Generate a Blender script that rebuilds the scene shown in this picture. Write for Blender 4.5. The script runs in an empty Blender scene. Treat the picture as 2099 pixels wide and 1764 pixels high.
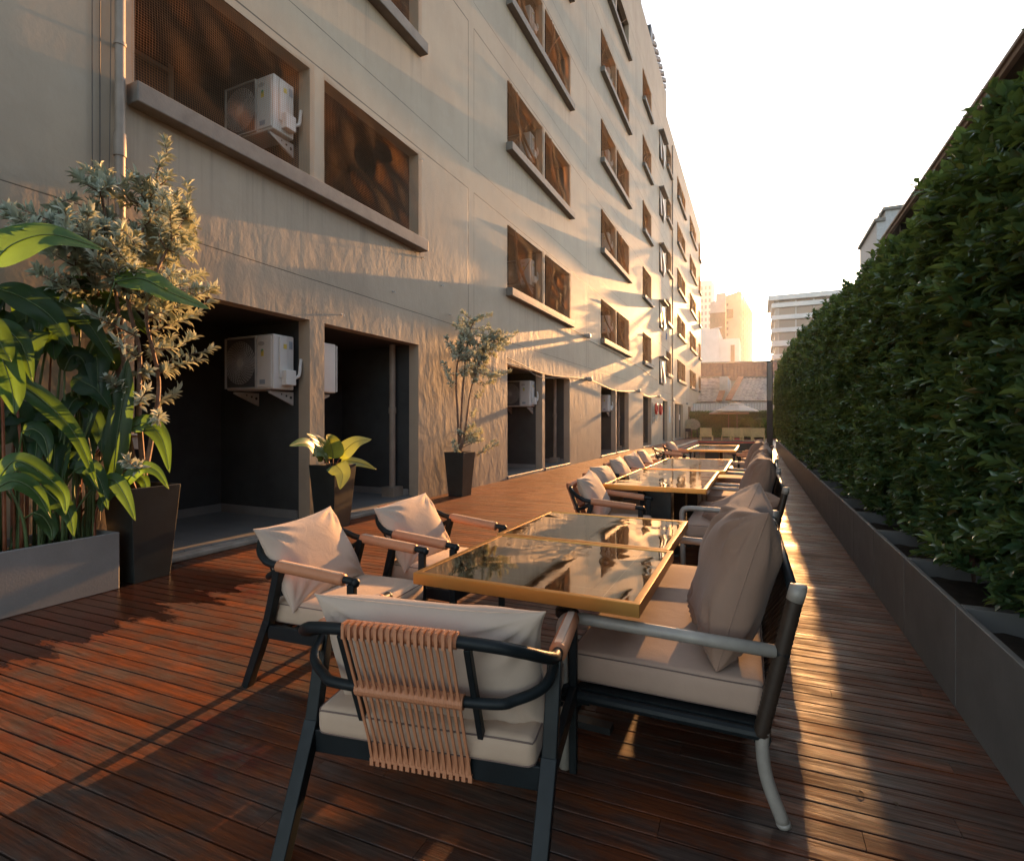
import bpy, bmesh, math, random
import numpy as np
from mathutils import Vector, Matrix, noise
R = math.radians
random.seed(7); rng = np.random.default_rng(7)
scene = bpy.context.scene
COL = scene.collection
# ------------------------------------------------------------------ camera numbers
YAW = R(24.6); FPX = 1093.0; CX = 1049.5; HY = 864.0; EYE = 1.4; PW = 2099.0
CS, SN = math.cos(YAW), math.sin(YAW)
def at_x(px, py, X):
    r = (px-CX)/FPX; d = X/(r*CS-SN)
    return Vector((X, d*(r*SN+CS), EYE-(py-HY)*d/FPX))
def at_y(px, py, Y):
    r = (px-CX)/FPX; d = Y/(r*SN+CS)
    return Vector((d*(r*CS-SN), Y, EYE-(py-HY)*d/FPX))
# ------------------------------------------------------------------ object helpers
def tag(o, label=None, cat=None, group=None, kind=None):
    if label: o['label'] = label
    if cat: o['category'] = cat
    if group: o['group'] = group
    if kind: o['kind'] = kind
    return o
def empty(name, loc=(0,0,0), rz=0.0, label=None, cat=None, group=None):
    o = bpy.data.objects.new(name, None); COL.objects.link(o)
    o.empty_display_size = .1
    o.location = loc; o.rotation_euler = (0,0,rz)
    return tag(o, label, cat, group)
def link(name, me, parent=None):
    o = bpy.data.objects.new(name, me); COL.objects.link(o)
    if parent: o.parent = parent
    return o
def copy_tree(root, loc, rz, label, group=None, scale=None):
    r = root.copy(); COL.objects.link(r); r.location = loc; r.rotation_euler = (0,0,rz)
    if scale: r.scale = scale
    r['label'] = label
    if group: r['group'] = group
    for ch in list(root.children):
        c = ch.copy(); COL.objects.link(c); c.parent = r
        for g in ch.children:
            d = g.copy(); COL.objects.link(d); d.parent = c
    return r
def rot_to(d):
    return Vector(d).to_track_quat('Z','Y').to_matrix()
def spline(pts, n):
    P = [Vector(p) for p in pts]; P = [P[0]*2-P[1]]+P+[P[-1]*2-P[-2]]
    out = []
    for i in range(1, len(P)-2):
        a,b,c,d = P[i-1:i+3]
        for k in range(n):
            t = k/n
            out.append(.5*((2*b)+(c-a)*t+(2*a-5*b+4*c-d)*t*t+(3*b-a-3*c+d)*t**3))
    out.append(P[-2]); return out
class MB:
    def __init__(s): s.v=[]; s.f=[]; s.m=[]; s.uv={}
    def add(s, vs, fs, mi=0):
        o=len(s.v); s.v += [tuple(v) for v in vs]
        s.f += [tuple(i+o for i in f) for f in fs]; s.m += [mi]*len(fs); return s
    def box(s, c, d, mi=0, rot=None, rz=0):
        h=[x/2 for x in d]; vs=[]
        if rot is None and rz: rot=Matrix.Rotation(rz,3,'Z')
        for x in (-1,1):
            for y in (-1,1):
                for z in (-1,1):
                    p=Vector((x*h[0],y*h[1],z*h[2]))
                    if rot is not None: p=rot@p
                    vs.append(p+Vector(c))
        return s.add(vs,[(0,1,3,2),(4,6,7,5),(0,4,5,1),(2,3,7,6),(0,2,6,4),(1,5,7,3)],mi)
    def bx(s, x0,x1,y0,y1,z0,z1,mi=0):
        return s.box(((x0+x1)/2,(y0+y1)/2,(z0+z1)/2),(x1-x0,y1-y0,z1-z0),mi)
    def beam(s, a, b, w, t, up=(0,0,1), mi=0):
        a,b=Vector(a),Vector(b); d=(b-a).normalized(); u=Vector(up)
        x=d.cross(u)
        if x.length<1e-4: x=d.cross(Vector((1,0,0)))
        x.normalize(); y=x.cross(d).normalized()
        vs=[]
        for p in (a,b):
            for sx,sy in ((-1,-1),(1,-1),(1,1),(-1,1)): vs.append(p+x*(sx*w/2)+y*(sy*t/2))
        return s.add(vs,[(3,2,1,0),(4,5,6,7),(0,1,5,4),(1,2,6,5),(2,3,7,6),(3,0,4,7)],mi)
    def tube(s, pts, r, seg=10, cap=True, mi=0, flat=1.0):
        P=[Vector(p) for p in pts]; n=len(P)
        rr=[r]*n if not hasattr(r,'__len__') else list(r)
        vs=[]; fs=[]; ref=None
        for i,p in enumerate(P):
            t=(P[min(i+1,n-1)]-P[max(i-1,0)]).normalized()
            if ref is None:
                ref=t.cross(Vector((0,0,1)))
                if ref.length<.05: ref=t.cross(Vector((0,1,0)))
            x=(ref-t*ref.dot(t)).normalized(); ref=x; y=t.cross(x)
            for k in range(seg):
                a=2*math.pi*k/seg
                vs.append(p+x*(math.cos(a)*rr[i])+y*(math.sin(a)*rr[i]*flat))
        for i in range(n-1):
            for k in range(seg):
                k2=(k+1)%seg
                fs.append((i*seg+k,i*seg+k2,(i+1)*seg+k2,(i+1)*seg+k))
        if cap:
            fs.append(tuple(reversed(range(seg)))); fs.append(tuple((n-1)*seg+k for k in range(seg)))
        return s.add(vs,fs,mi)
    def lathe(s, prof, c=(0,0,0), seg=24, mi=0, mat=None):
        vs=[]; fs=[]; n=len(prof)
        for (r,z) in prof:
            for k in range(seg):
                a=2*math.pi*k/seg; p=Vector((r*math.cos(a),r*math.sin(a),z))
                if mat is not None: p=mat@p
                vs.append(p+Vector(c))
        for i in range(n-1):
            for k in range(seg):
                k2=(k+1)%seg
                fs.append((i*seg+k,i*seg+k2,(i+1)*seg+k2,(i+1)*seg+k))
        fs.append(tuple(reversed(range(seg)))); fs.append(tuple((n-1)*seg+k for k in range(seg)))
        return s.add(vs,fs,mi)
    def sphere(s, c, r, seg=10, rings=6, sc=(1,1,1), mi=0):
        prof=[(max(1e-4,math.sin(math.pi*i/rings))*r, -math.cos(math.pi*i/rings)*r) for i in range(rings+1)]
        return s.lathe(prof,c,seg,mi,Matrix.Diagonal(sc))
    def grid(s, fn, nu, nv, mi=0, wrapu=False):
        vs=[fn(i/(nu if wrapu else nu-1), j/(nv-1)) for j in range(nv) for i in range(nu)]
        fs=[]
        for j in range(nv-1):
            for i in range(nu if wrapu else nu-1):
                i2=(i+1)%nu
                fs.append((j*nu+i,j*nu+i2,(j+1)*nu+i2,(j+1)*nu+i))
        return s.add(vs,fs,mi)
    def mesh(s, name, mats, smooth=False):
        me=bpy.data.meshes.new(name); me.from_pydata(s.v,[],s.f)
        for m in (mats if isinstance(mats,(list,tuple)) else [mats]): me.materials.append(m)
        if any(s.m): me.polygons.foreach_set('material_index', s.m)
        if smooth: me.polygons.foreach_set('use_smooth',[True]*len(s.f))
        me.update(); return me
    def build(s, name, mats, parent=None, smooth=False, bevel=0, seg=2):
        o=link(name, s.mesh(name,mats,smooth), parent)
        if bevel:
            b=o.modifiers.new('bevel','BEVEL'); b.width=bevel; b.segments=seg; b.limit_method='ANGLE'; b.angle_limit=R(40)
            o.data.polygons.foreach_set('use_smooth',[True]*len(o.data.polygons))
            w=o.modifiers.new('wn','WEIGHTED_NORMAL')
        return o
def autosmooth(o, ang=40):
    o.data.polygons.foreach_set('use_smooth',[True]*len(o.data.polygons))
    try: o.data.set_sharp_from_angle(angle=R(ang))
    except Exception: pass
    return o
def fast_mesh(name, V, loops, sizes, mats, attr=None, uv=None, smooth=False, mi=None):
    """numpy mesh: V (n,3), loops flat, sizes per polygon"""
    me=bpy.data.meshes.new(name)
    me.vertices.add(len(V)); me.vertices.foreach_set('co', np.asarray(V,np.float32).ravel())
    me.loops.add(len(loops)); me.loops.foreach_set('vertex_index', np.asarray(loops,np.int32))
    sizes=np.asarray(sizes,np.int32); st=np.concatenate([[0],np.cumsum(sizes)[:-1]]).astype(np.int32)
    me.polygons.add(len(sizes)); me.polygons.foreach_set('loop_start',st); me.polygons.foreach_set('loop_total',sizes)
    for m in (mats if isinstance(mats,(list,tuple)) else [mats]): me.materials.append(m)
    if mi is not None: me.polygons.foreach_set('material_index',np.asarray(mi,np.int32))
    me.polygons.foreach_set('use_smooth',np.full(len(sizes),bool(smooth)))
    if attr is not None:
        a=me.attributes.new('rnd','FLOAT','POINT'); a.data.foreach_set('value',np.asarray(attr,np.float32))
    me.update(calc_edges=True); me.validate(); return me
# leaf template: midrib m0..m3, left l1,l2, right r1,r2   (u along, v across, w up)
_T=np.array([[0,0,0],[.33,0,-.02],[.68,0,-.05],[1,0,-.16],[.30,.42,.10],[.66,.40,.06],[.30,-.42,.10],[.66,-.40,.06]],np.float32)
_F=[(0,1,4),(1,2,5,4),(2,3,5),(0,6,1),(1,6,7,2),(2,7,3)]
_FL=np.concatenate([np.array(f) for f in _F]); _FS=np.array([len(f) for f in _F])
def leaves(name, P, D, N, L, W, mats, rnd, curl=1.0, parent=None):
    """one mesh of many folded leaves: base points P, directions D, normals N"""
    P,D,N=[np.asarray(a,np.float32) for a in (P,D,N)]
    D=D/np.linalg.norm(D,axis=1,keepdims=True)
    S=np.cross(N,D); S/=np.maximum(np.linalg.norm(S,axis=1,keepdims=True),1e-5); N=np.cross(D,S)
    n=len(P); L=np.broadcast_to(np.asarray(L,np.float32),(n,)); W=np.broadcast_to(np.asarray(W,np.float32),(n,))
    V=(P[:,None,:]+D[:,None,:]*(_T[None,:,0:1]*L[:,None,None])+S[:,None,:]*(_T[None,:,1:2]*W[:,None,None])
       +N[:,None,:]*(_T[None,:,2:3]*curl*L[:,None,None]))
    loops=(_FL[None,:]+(np.arange(n)*8)[:,None]).ravel()
    sizes=np.tile(_FS,n)
    me=fast_mesh(name,V.reshape(-1,3),loops,sizes,mats,np.repeat(rnd,8),smooth=True)
    return link(name,me,parent)
def unit(n):
    v=rng.normal(size=(n,3)); return v/np.linalg.norm(v,axis=1,keepdims=True)
# ------------------------------------------------------------------ materials
class M:
    def __init__(s, name):
        s.m=bpy.data.materials.new(name); s.m.use_nodes=True; s.t=s.m.node_tree
        s.b=s.t.nodes['Principled BSDF']; s.out=s.t.nodes['Material Output']; s._obj=None
    def n(s, kind, _p=None, **ins):
        nd=s.t.nodes.new('ShaderNode'+kind)
        for k,v in (_p or {}).items(): setattr(nd,k,v)
        for k,v in ins.items():
            key=int(k[1:]) if k[0]=='i' and k[1:].isdigit() else k.replace('_',' ')
            s.set(nd.inputs[key],v)
        return nd
    def set(s, sock, v):
        if isinstance(v,bpy.types.NodeSocket): s.t.links.new(v,sock)
        elif isinstance(v,bpy.types.Node): s.t.links.new(v.outputs[0],sock)
        else:
            if isinstance(v,(int,float)) and sock.type=='RGBA': v=(v,v,v,1)
            sock.default_value=v
    def obj(s):
        if not s._obj: s._obj=s.n('TexCoord').outputs['Object']
        return s._obj
    def mapv(s, scale=(1,1,1), loc=(0,0,0), src=None):
        return s.n('Mapping',None,Vector=src or s.obj(),Scale=scale,Location=loc).outputs[0]
    def noise(s, scale, detail=4, rough=.55, vec=None, dist=0):
        return s.n('TexNoise',None,Vector=vec or s.obj(),Scale=scale,Detail=detail,Roughness=rough,Distortion=dist).outputs['Fac']
    def math(s, op, a, b=0.0, c=0.0, clamp=False):
        return s.n('Math',{'operation':op,'use_clamp':clamp},i0=a,i1=b,i2=c).outputs[0]
    def mix(s, f, a, b, mode='MIX'):
        nd=s.t.nodes.new('ShaderNodeMix'); nd.data_type='RGBA'; nd.blend_type=mode
        s.set(nd.inputs[0],f); s.set(nd.inputs[6],a); s.set(nd.inputs[7],b); return nd.outputs[2]
    def ramp(s, f, stops):
        nd=s.n('ValToRGB',None,Fac=f); e=nd.color_ramp.elements
        while len(e)<len(stops): e.new(.5)
        for el,(p,c) in zip(e,stops):
            el.position=p; el.color=c if len(c)==4 else (*c,1)
        return nd.outputs[0]
    def step(s, f, a, b):
        return s.n('MapRange',{'clamp':True},Value=f,i1=a,i2=b,i3=0.,i4=1.).outputs[0]
    def bump(s, h, strength=.3, dist=.01, normal=None):
        nd=s.n('Bump',None,Strength=strength,Distance=dist,Height=h)
        if normal is not None: s.set(nd.inputs['Normal'],normal)
        return nd.outputs[0]
    def p(s, **k):
        for a,v in k.items(): s.set(s.b.inputs[a.replace('_',' ')],v)
        return s
    def xyz(s):
        nd=s.n('SeparateXYZ',None,Vector=s.obj()); return nd.outputs
def c4(r,g,b): return (r,g,b,1)
def plain(name, col, rough=.5, metal=0., var=.12, sc=8, bump=0., bsc=60, spec=None):
    k=M(name); f=k.noise(sc,5,.6)
    k.p(Base_Color=k.mix(k.step(f,.3,.7),c4(*[x*(1-var) for x in col]),c4(*[min(1,x*(1+var)) for x in col])),Metallic=metal)
    k.p(Roughness=k.math('ADD',k.math('MULTIPLY',k.noise(sc*3,4),.2),rough-.1))
    if bump: k.p(Normal=k.bump(k.noise(bsc,4),bump,.004))
    if spec is not None: k.p(**{'Specular_IOR_Level':spec})
    return k.m
def translucent(k, col, fac, normal=None):
    """mix the principled surface with light that comes through (leaves, nets)"""
    tr=k.n('BsdfTranslucent',None,Color=col)
    if normal is not None: k.set(tr.inputs['Normal'],normal)
    mx=k.n('MixShader',None,Fac=fac,i1=k.b.outputs[0],i2=tr.outputs[0])
    k.t.links.new(mx.outputs[0],k.out.inputs[0]); return mx
MAT={}
# --- deck timber
def deck_mat():
    k=M('deck_timber')
    at=k.n('Attribute',{'attribute_name':'rnd'}).outputs['Fac']
    off=k.n('CombineXYZ',None,X=k.math('MULTIPLY',at,37.),Y=k.math('MULTIPLY',at,11.),Z=0.).outputs[0]
    v=k.n('VectorMath',{'operation':'ADD'},i0=k.obj(),i1=off).outputs[0]
    fine=k.noise(1,7,.7,k.mapv((2.2,70,30),src=v))
    streak=k.noise(1,5,.65,k.mapv((1.1,30,10),src=v))
    patch=k.noise(1.1,5,.6)
    patch2=k.noise(2.6,6,.65,k.mapv((1,2.2,1),(4,9,0)))
    base=k.ramp(at,[(0,(.135,.036,.012)),(.35,(.20,.052,.014)),(.7,(.26,.07,.019)),(1,(.15,.042,.016))])
    grey=k.ramp(streak,[(.2,(.034,.025,.021)),(.8,(.15,.112,.09))])
    yy=k.xyz()[1]
    grey_mix=k.math('MULTIPLY',k.step(patch2,.40,.60),k.math('ADD',.25,k.math('MULTIPLY',k.step(yy,6.5,2.5),.68)))  # grey wear patches, mixed in more strongly toward the near end
    col=k.mix(grey_mix,base,grey)
    red=k.math('MULTIPLY',k.step(patch,.56,.66),k.step(k.noise(5,5,.7),.47,.58))
    col=k.mix(k.math('MULTIPLY',red,.75),col,c4(.16,.022,.012))
    col=k.mix(k.step(fine,.38,.66),k.mix(.68,col,c4(.016,.008,.006)),col)
    blot=k.step(k.noise(1,7,.72,k.mapv((5,16,8),(1,7,2),src=v)),.5,.62)
    col=k.mix(k.math('MULTIPLY',blot,.45),col,c4(.045,.026,.019))
    scr=k.math('GREATER_THAN',k.noise(1,3,.8,k.mapv((3,120,10),(2,0,5),src=v)),.73)
    col=k.mix(k.math('MULTIPLY',scr,.35),col,c4(.3,.2,.13))
    # wet run-off marks beside the left planter
    x,y,z=k.xyz()[0:3]
    nx=k.math('MULTIPLY',k.math('SUBTRACT',k.noise(1,4,.6,k.mapv((1.8,5.5,1))),.5),1.9)
    wet=k.step(k.math('ADD',x,nx),-3.9,-4.0)
    wet=k.math('MULTIPLY',wet,k.step(y,3.6,3.3))
    col=k.mix(k.math('MULTIPLY',wet,.86),col,c4(.012,.007,.006))
    k.p(Base_Color=col)
    gl=k.step(k.noise(1,6,.72,k.mapv((2.4,46,20),(3,5,1),src=v)),.40,.60)
    gl2=k.step(k.noise(1.7,5,.65,k.mapv((1,2.0,1),(7,1,0))),.36,.62)
    sh=k.math('MULTIPLY',k.math('ADD',k.math('MULTIPLY',gl,.75),.25),k.math('ADD',k.math('MULTIPLY',gl2,.7),.3))
    ro=k.math('SUBTRACT',.72,k.math('MULTIPLY',sh,.40))
    k.p(Roughness=k.mix(wet,ro,.20))
    k.p(**{'Specular_IOR_Level':k.math('ADD',.10,k.math('MULTIPLY',sh,.34))})
    h=k.math('ADD',k.math('MULTIPLY',fine,1.2),k.math('ADD',k.math('MULTIPLY',gl,.5),k.math('MULTIPLY',patch2,.8)))
    k.p(Normal=k.bump(h,.45,.0016)); return k.m
MAT['deck']=deck_mat()
# --- stucco facade with joint lines
def wall_mat():
    k=M('stucco_wall'); x,y,z=k.xyz()[0:3]
    big=k.noise(.8,5,.6); mid=k.noise(5,6,.62); fine=k.noise(42,5,.65)
    run=k.noise(1,5,.6,k.mapv((1,3.2,.28)))
    run2=k.noise(1,6,.65,k.mapv((1,7.5,.7),(3,1,2)))
    trowel=k.noise(1,4,.6,k.mapv((1,2.4,1.1),(5,2,7)),1.2)
    col=k.mix(k.step(big,.35,.68),c4(.335,.275,.208),c4(.395,.33,.252))
    col=k.mix(k.math('MULTIPLY',k.step(run,.5,.8),.22),col,c4(.25,.215,.175))
    col=k.mix(k.math('MULTIPLY',k.step(mid,.55,.8),.18),col,c4(.45,.41,.36))
    dirt=k.math('MULTIPLY',k.step(z,1.0,.05),k.step(mid,.35,.65))
    col=k.mix(k.math('MULTIPLY',dirt,.4),col,c4(.2,.165,.135))
    # drip stains below the sill lines
    zz=k.math('FLOORED_MODULO',k.math('SUBTRACT',z,4.63),3.5)
    under=k.math('MULTIPLY',k.step(zz,2.0,3.2),k.math('LESS_THAN',zz,3.27))
    drip=k.step(k.noise(1,4,.7,k.mapv((1,9,.16),(2,4,1))),.5,.66)
    ybay=k.math('LESS_THAN',k.math('FLOORED_MODULO',k.math('SUBTRACT',y,3.1),8.55),4.95)
    col=k.mix(k.math('MULTIPLY',k.math('MULTIPLY',under,ybay),k.math('MULTIPLY',drip,.42)),col,c4(.2,.17,.14))
    # joint rectangles
    def wrap(v,off,per): return k.math('FLOORED_MODULO',k.math('SUBTRACT',v,off),per)
    dy=k.math('SUBTRACT',k.math('ABSOLUTE',k.math('SUBTRACT',wrap(y,1.46,8.53),4.145)),4.145)
    dz=k.math('SUBTRACT',k.math('ABSOLUTE',k.math('SUBTRACT',wrap(z,3.32,3.5),1.475)),1.475)
    sd=k.math('ABSOLUTE',k.math('MAXIMUM',dy,dz))
    wob=k.math('MULTIPLY',k.math('SUBTRACT',k.noise(3,3),.5),.012)
    j=k.math('SUBTRACT',1.,k.step(k.math('ADD',sd,wob),.007,.014))
    low=k.step(z,2.9,3.1)
    j=k.math('MULTIPLY',j,low)
    col=k.mix(k.math('MULTIPLY',j,.85),col,c4(.05,.042,.035))
    k.p(Base_Color=col,Roughness=.62); k.p(**{'Specular_IOR_Level':.3})
    lowm=k.math('ADD',.22,k.math('MULTIPLY',k.step(z,5.2,3.4),.78))
    lump=k.math('ADD',k.math('MULTIPLY',k.noise(1,4,.55,k.mapv((1,3.4,1.7),(5,2,7)),.3),1.1),k.math('MULTIPLY',mid,.55))
    h=k.math('ADD',k.math('MULTIPLY',lump,lowm),k.math('ADD',k.math('MULTIPLY',k.noise(17,4,.6),.10),k.math('MULTIPLY',fine,.05)))
    h=k.math('SUBTRACT',h,k.math('MULTIPLY',j,.25))
    k.p(Normal=k.bump(h,.3,.03)); return k.m
MAT['wall']=wall_mat()
MAT['sill']=plain('shaded_sill_paint',(.15,.136,.118),.6,0,.2,5,.3,40)  # wall paint made darker, shade of front and ends put in the colour
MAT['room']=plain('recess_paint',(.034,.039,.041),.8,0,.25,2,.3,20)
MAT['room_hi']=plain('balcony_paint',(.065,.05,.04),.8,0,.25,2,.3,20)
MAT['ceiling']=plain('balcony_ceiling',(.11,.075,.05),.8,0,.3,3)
def tile_mat():
    k=M('grey_floor_tile'); b=k.n('TexBrick',{'offset':0.5},Vector=k.mapv((1,1,1)),Scale=1.,i1=c4(.12,.125,.125),i2=c4(.15,.155,.155),i3=c4(.06,.06,.06))
    b.inputs['Mortar Size'].default_value=.006; b.inputs['Brick Width'].default_value=.6; b.inputs['Row Height'].default_value=.3
    k.p(Base_Color=k.mix(k.step(k.noise(3,5),.3,.7),b.outputs[0],k.mix(.4,b.outputs[0],c4(.2,.19,.18))),Roughness=.45); return k.m
MAT['tile']=tile_mat()
MAT['concrete']=plain('worn_concrete',(.24,.22,.19),.75,0,.3,6,.5,30)
# --- fabrics
def fabric(name, col, var=.05):
    k=M(name); w=k.n('TexWave',{'wave_type':'BANDS','bands_direction':'X'},Vector=k.obj(),Scale=220.,Distortion=.4).outputs['Fac']
    w2=k.n('TexWave',{'wave_type':'BANDS','bands_direction':'Z'},Vector=k.obj(),Scale=220.,Distortion=.4).outputs['Fac']
    f=k.noise(5,5,.6)
    k.p(Base_Color=k.mix(k.step(f,.3,.75),c4(*[x*(1-var*1.6) for x in col]),c4(*[min(1,x*(1+var)) for x in col])),Roughness=.85)
    k.p(**{'Sheen_Weight':.15,'Sheen_Roughness':.5,'Specular_IOR_Level':.22})
    wr=k.bump(k.noise(9,5,.6,None,.8),.25,.012)
    k.p(Normal=k.bump(k.math('ADD',w,w2),.10,.001,wr)); return k.m
MAT['beige']=fabric('beige_fabric',(.53,.415,.33))
MAT['seat']=fabric('sand_seat_fabric',(.50,.365,.265))
MAT['taupe']=fabric('taupe_fabric',(.31,.20,.145))
MAT['bench_seat']=fabric('taupe_seat_fabric',(.44,.31,.235))
MAT['seam']=plain('seam_thread',(.17,.12,.10),.9)
MAT['frame']=plain('charcoal_metal',(.011,.015,.017),.45,0,.2,12,.05,200,.22)
MAT['alu']=plain('grey_aluminium',(.36,.33,.29),.45,.12,.15,10,.05,150)
def rope_mat():
    k=M('tan_rope'); f=k.noise(60,4)
    k.p(Base_Color=k.mix(f,c4(.45,.18,.085),c4(.54,.24,.125)),Roughness=.55)
    k.p(Normal=k.bump(k.noise(400,2),.2,.001)); return k.m
MAT['rope']=rope_mat()
MAT['stitch']=plain('pale_stitch',(.62,.50,.40),.7)
def wicker_mat():
    k=M('dark_wicker'); k.p(Base_Color=k.mix(k.noise(50,3),c4(.022,.015,.011),c4(.05,.034,.024)),Roughness=.42); return k.m
MAT['wicker']=wicker_mat()
# --- tables
def brass():
    k=M('brushed_brass'); v=k.mapv((6,6,160))
    k.p(Base_Color=k.mix(k.noise(7,4),c4(.50,.25,.065),c4(.60,.33,.10)),Metallic=.85,Roughness=k.math('ADD',k.math('MULTIPLY',k.noise(3,5,.6,v),.18),.26))
    k.p(Normal=k.bump(k.noise(1,3,.5,v),.08,.001)); return k.m
MAT['brass']=brass()
def mirror():
    k=M('bronze_mirror_glass')
    h=k.noise(2.6,2,.45,k.mapv((1.0,.8,1)),.6)
    h2=k.noise(14,3,.5)
    x,y,z=k.xyz()[0:3]
    g=k.math('MINIMUM',k.math('ABSOLUTE',k.math('SUBTRACT',k.math('FLOORED_MODULO',k.math('ADD',y,10.07),.30),.15)),k.math('ABSOLUTE',k.math('SUBTRACT',k.math('FLOORED_MODULO',k.math('ADD',x,10.05),.33),.165)))
    line=k.math('SUBTRACT',1.,k.step(g,.0008,.0018))
    k.p(Base_Color=k.mix(k.math('MULTIPLY',line,.6),k.mix(k.noise(4,4),c4(.33,.27,.20),c4(.40,.33,.25)),c4(.75,.68,.58)),Metallic=1.,Roughness=k.math('ADD',.025,k.math('MULTIPLY',k.step(k.noise(9,6,.7),.5,.85),.09)))
    k.p(Normal=k.bump(k.math('ADD',h,k.math('MULTIPLY',h2,.02)),.35,.012)); return k.m
MAT['mirror']=mirror()
# --- plants
def leaf_mat(name, dark, mid, light, tcol, tf, rough=.38, spec=.5, bands=0, last=None):
    k=M(name); at=k.n('Attribute',{'attribute_name':'rnd'}).outputs['Fac']
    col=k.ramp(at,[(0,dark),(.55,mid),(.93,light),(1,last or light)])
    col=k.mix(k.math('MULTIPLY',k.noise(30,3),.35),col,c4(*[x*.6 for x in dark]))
    k.p(Base_Color=col,Roughness=rough); k.p(**{'Specular_IOR_Level':spec})
    if bands:
        k.p(Normal=k.bump(k.noise(80,3),.15,.003))
    translucent(k,k.mix(at,c4(*[x*.6 for x in tcol]),c4(*tcol)),tf); return k.m
MAT['hedge']=leaf_mat('hedge_leaf',(.038,.092,.046),(.082,.17,.07),(.19,.28,.10),(.30,.40,.07),.32,.26,.75,0,(.16,.085,.03))
MAT['silver']=leaf_mat('silver_leaf',(.33,.39,.30),(.48,.54,.43),(.62,.65,.52),(.46,.46,.30),.25,.6,.3)
MAT['big_leaf']=leaf_mat('broad_leaf',(.014,.045,.020),(.026,.08,.030),(.07,.16,.04),(.20,.40,.04),.40,.42,.5,1)
MAT['philo']=leaf_mat('philodendron_leaf',(.06,.14,.06),(.11,.20,.09),(.22,.30,.07),(.40,.50,.06),.35,.36,.5,1)
MAT['bark']=plain('brown_bark',(.16,.10,.07),.8,0,.35,20,.6,40)
MAT['stem']=plain('green_stem',(.09,.14,.05),.5,0,.4,9)
MAT['stem_red']=plain('russet_stem',(.22,.07,.03),.5,0,.4,9)
MAT['soil']=plain('dark_soil',(.03,.022,.016),.95,0,.4,18,.9,40)
MAT['pot']=plain('black_planter',(.020,.025,.025),.42,0,.3,4,.1,80)
MAT['planter_grey']=plain('grey_planter',(.19,.185,.18),.62,0,.14,2.5,.2,60)
MAT['planter_dark']=plain('steel_planter',(.175,.17,.165),.5,0,.2,2.0,.15,60)
# --- other
MAT['white']=plain('white_enamel',(.62,.61,.58),.42,0,.05,3)
MAT['white_dim']=plain('galvanised_bracket',(.42,.41,.39),.5,.2,.1,6)
MAT['grille']=plain('grille_wire',(.40,.40,.38),.5)
MAT['black']=plain('black_plastic',(.012,.013,.014),.5)
MAT['fan']=plain('fan_grey',(.07,.072,.075),.5)
MAT['pipe']=plain('painted_pipe',(.25,.205,.165),.5,0,.2,4)
MAT['cable']=plain('old_cable',(.09,.075,.06),.6)
MAT['red']=plain('red_plastic',(.55,.025,.015),.4)
MAT['paper']=plain('white_paper',(.75,.75,.73),.8)
MAT['blue']=plain('blue_paper',(.35,.5,.6),.7)
MAT['yellow']=plain('yellow_sticker',(.65,.5,.10),.6)
MAT['green']=plain('green_sticker',(.08,.35,.18),.6)
MAT['grey_label']=plain('grey_label',(.28,.32,.36),.6)
MAT['ground']=plain('bare_ground',(.09,.08,.065),.9,0,.3,.3)
def net_mat(name, cell, thr, col, tcol):
    k=M(name); uv=k.n('UVMap').outputs[0]; s=k.n('SeparateXYZ',None,Vector=uv).outputs
    def g(a): return k.math('ABSOLUTE',k.math('SUBTRACT',k.math('FRACT',k.math('DIVIDE',a,cell)),.5))
    ln=k.math('LESS_THAN',k.math('MINIMUM',g(s[0]),g(s[1])),thr)
    k.p(Base_Color=c4(*col),Roughness=.9); k.p(**{'Specular_IOR_Level':.1})
    mx=translucent(k,c4(*tcol),.6)
    tp=k.n('BsdfTransparent')
    m2=k.n('MixShader',None,Fac=ln,i1=tp.outputs[0],i2=mx.outputs[0])
    k.t.links.new(m2.outputs[0],k.out.inputs[0]); return k.m
MAT['net']=net_mat('brown_netting',.026,.060,(.30,.20,.13),(.5,.27,.12))
MAT['net_far']=net_mat('fine_brown_netting',.03,.14,(.30,.18,.10),(.60,.30,.11))
MAT['strand']=plain('net_cord',(.26,.14,.075),.85)
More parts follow.
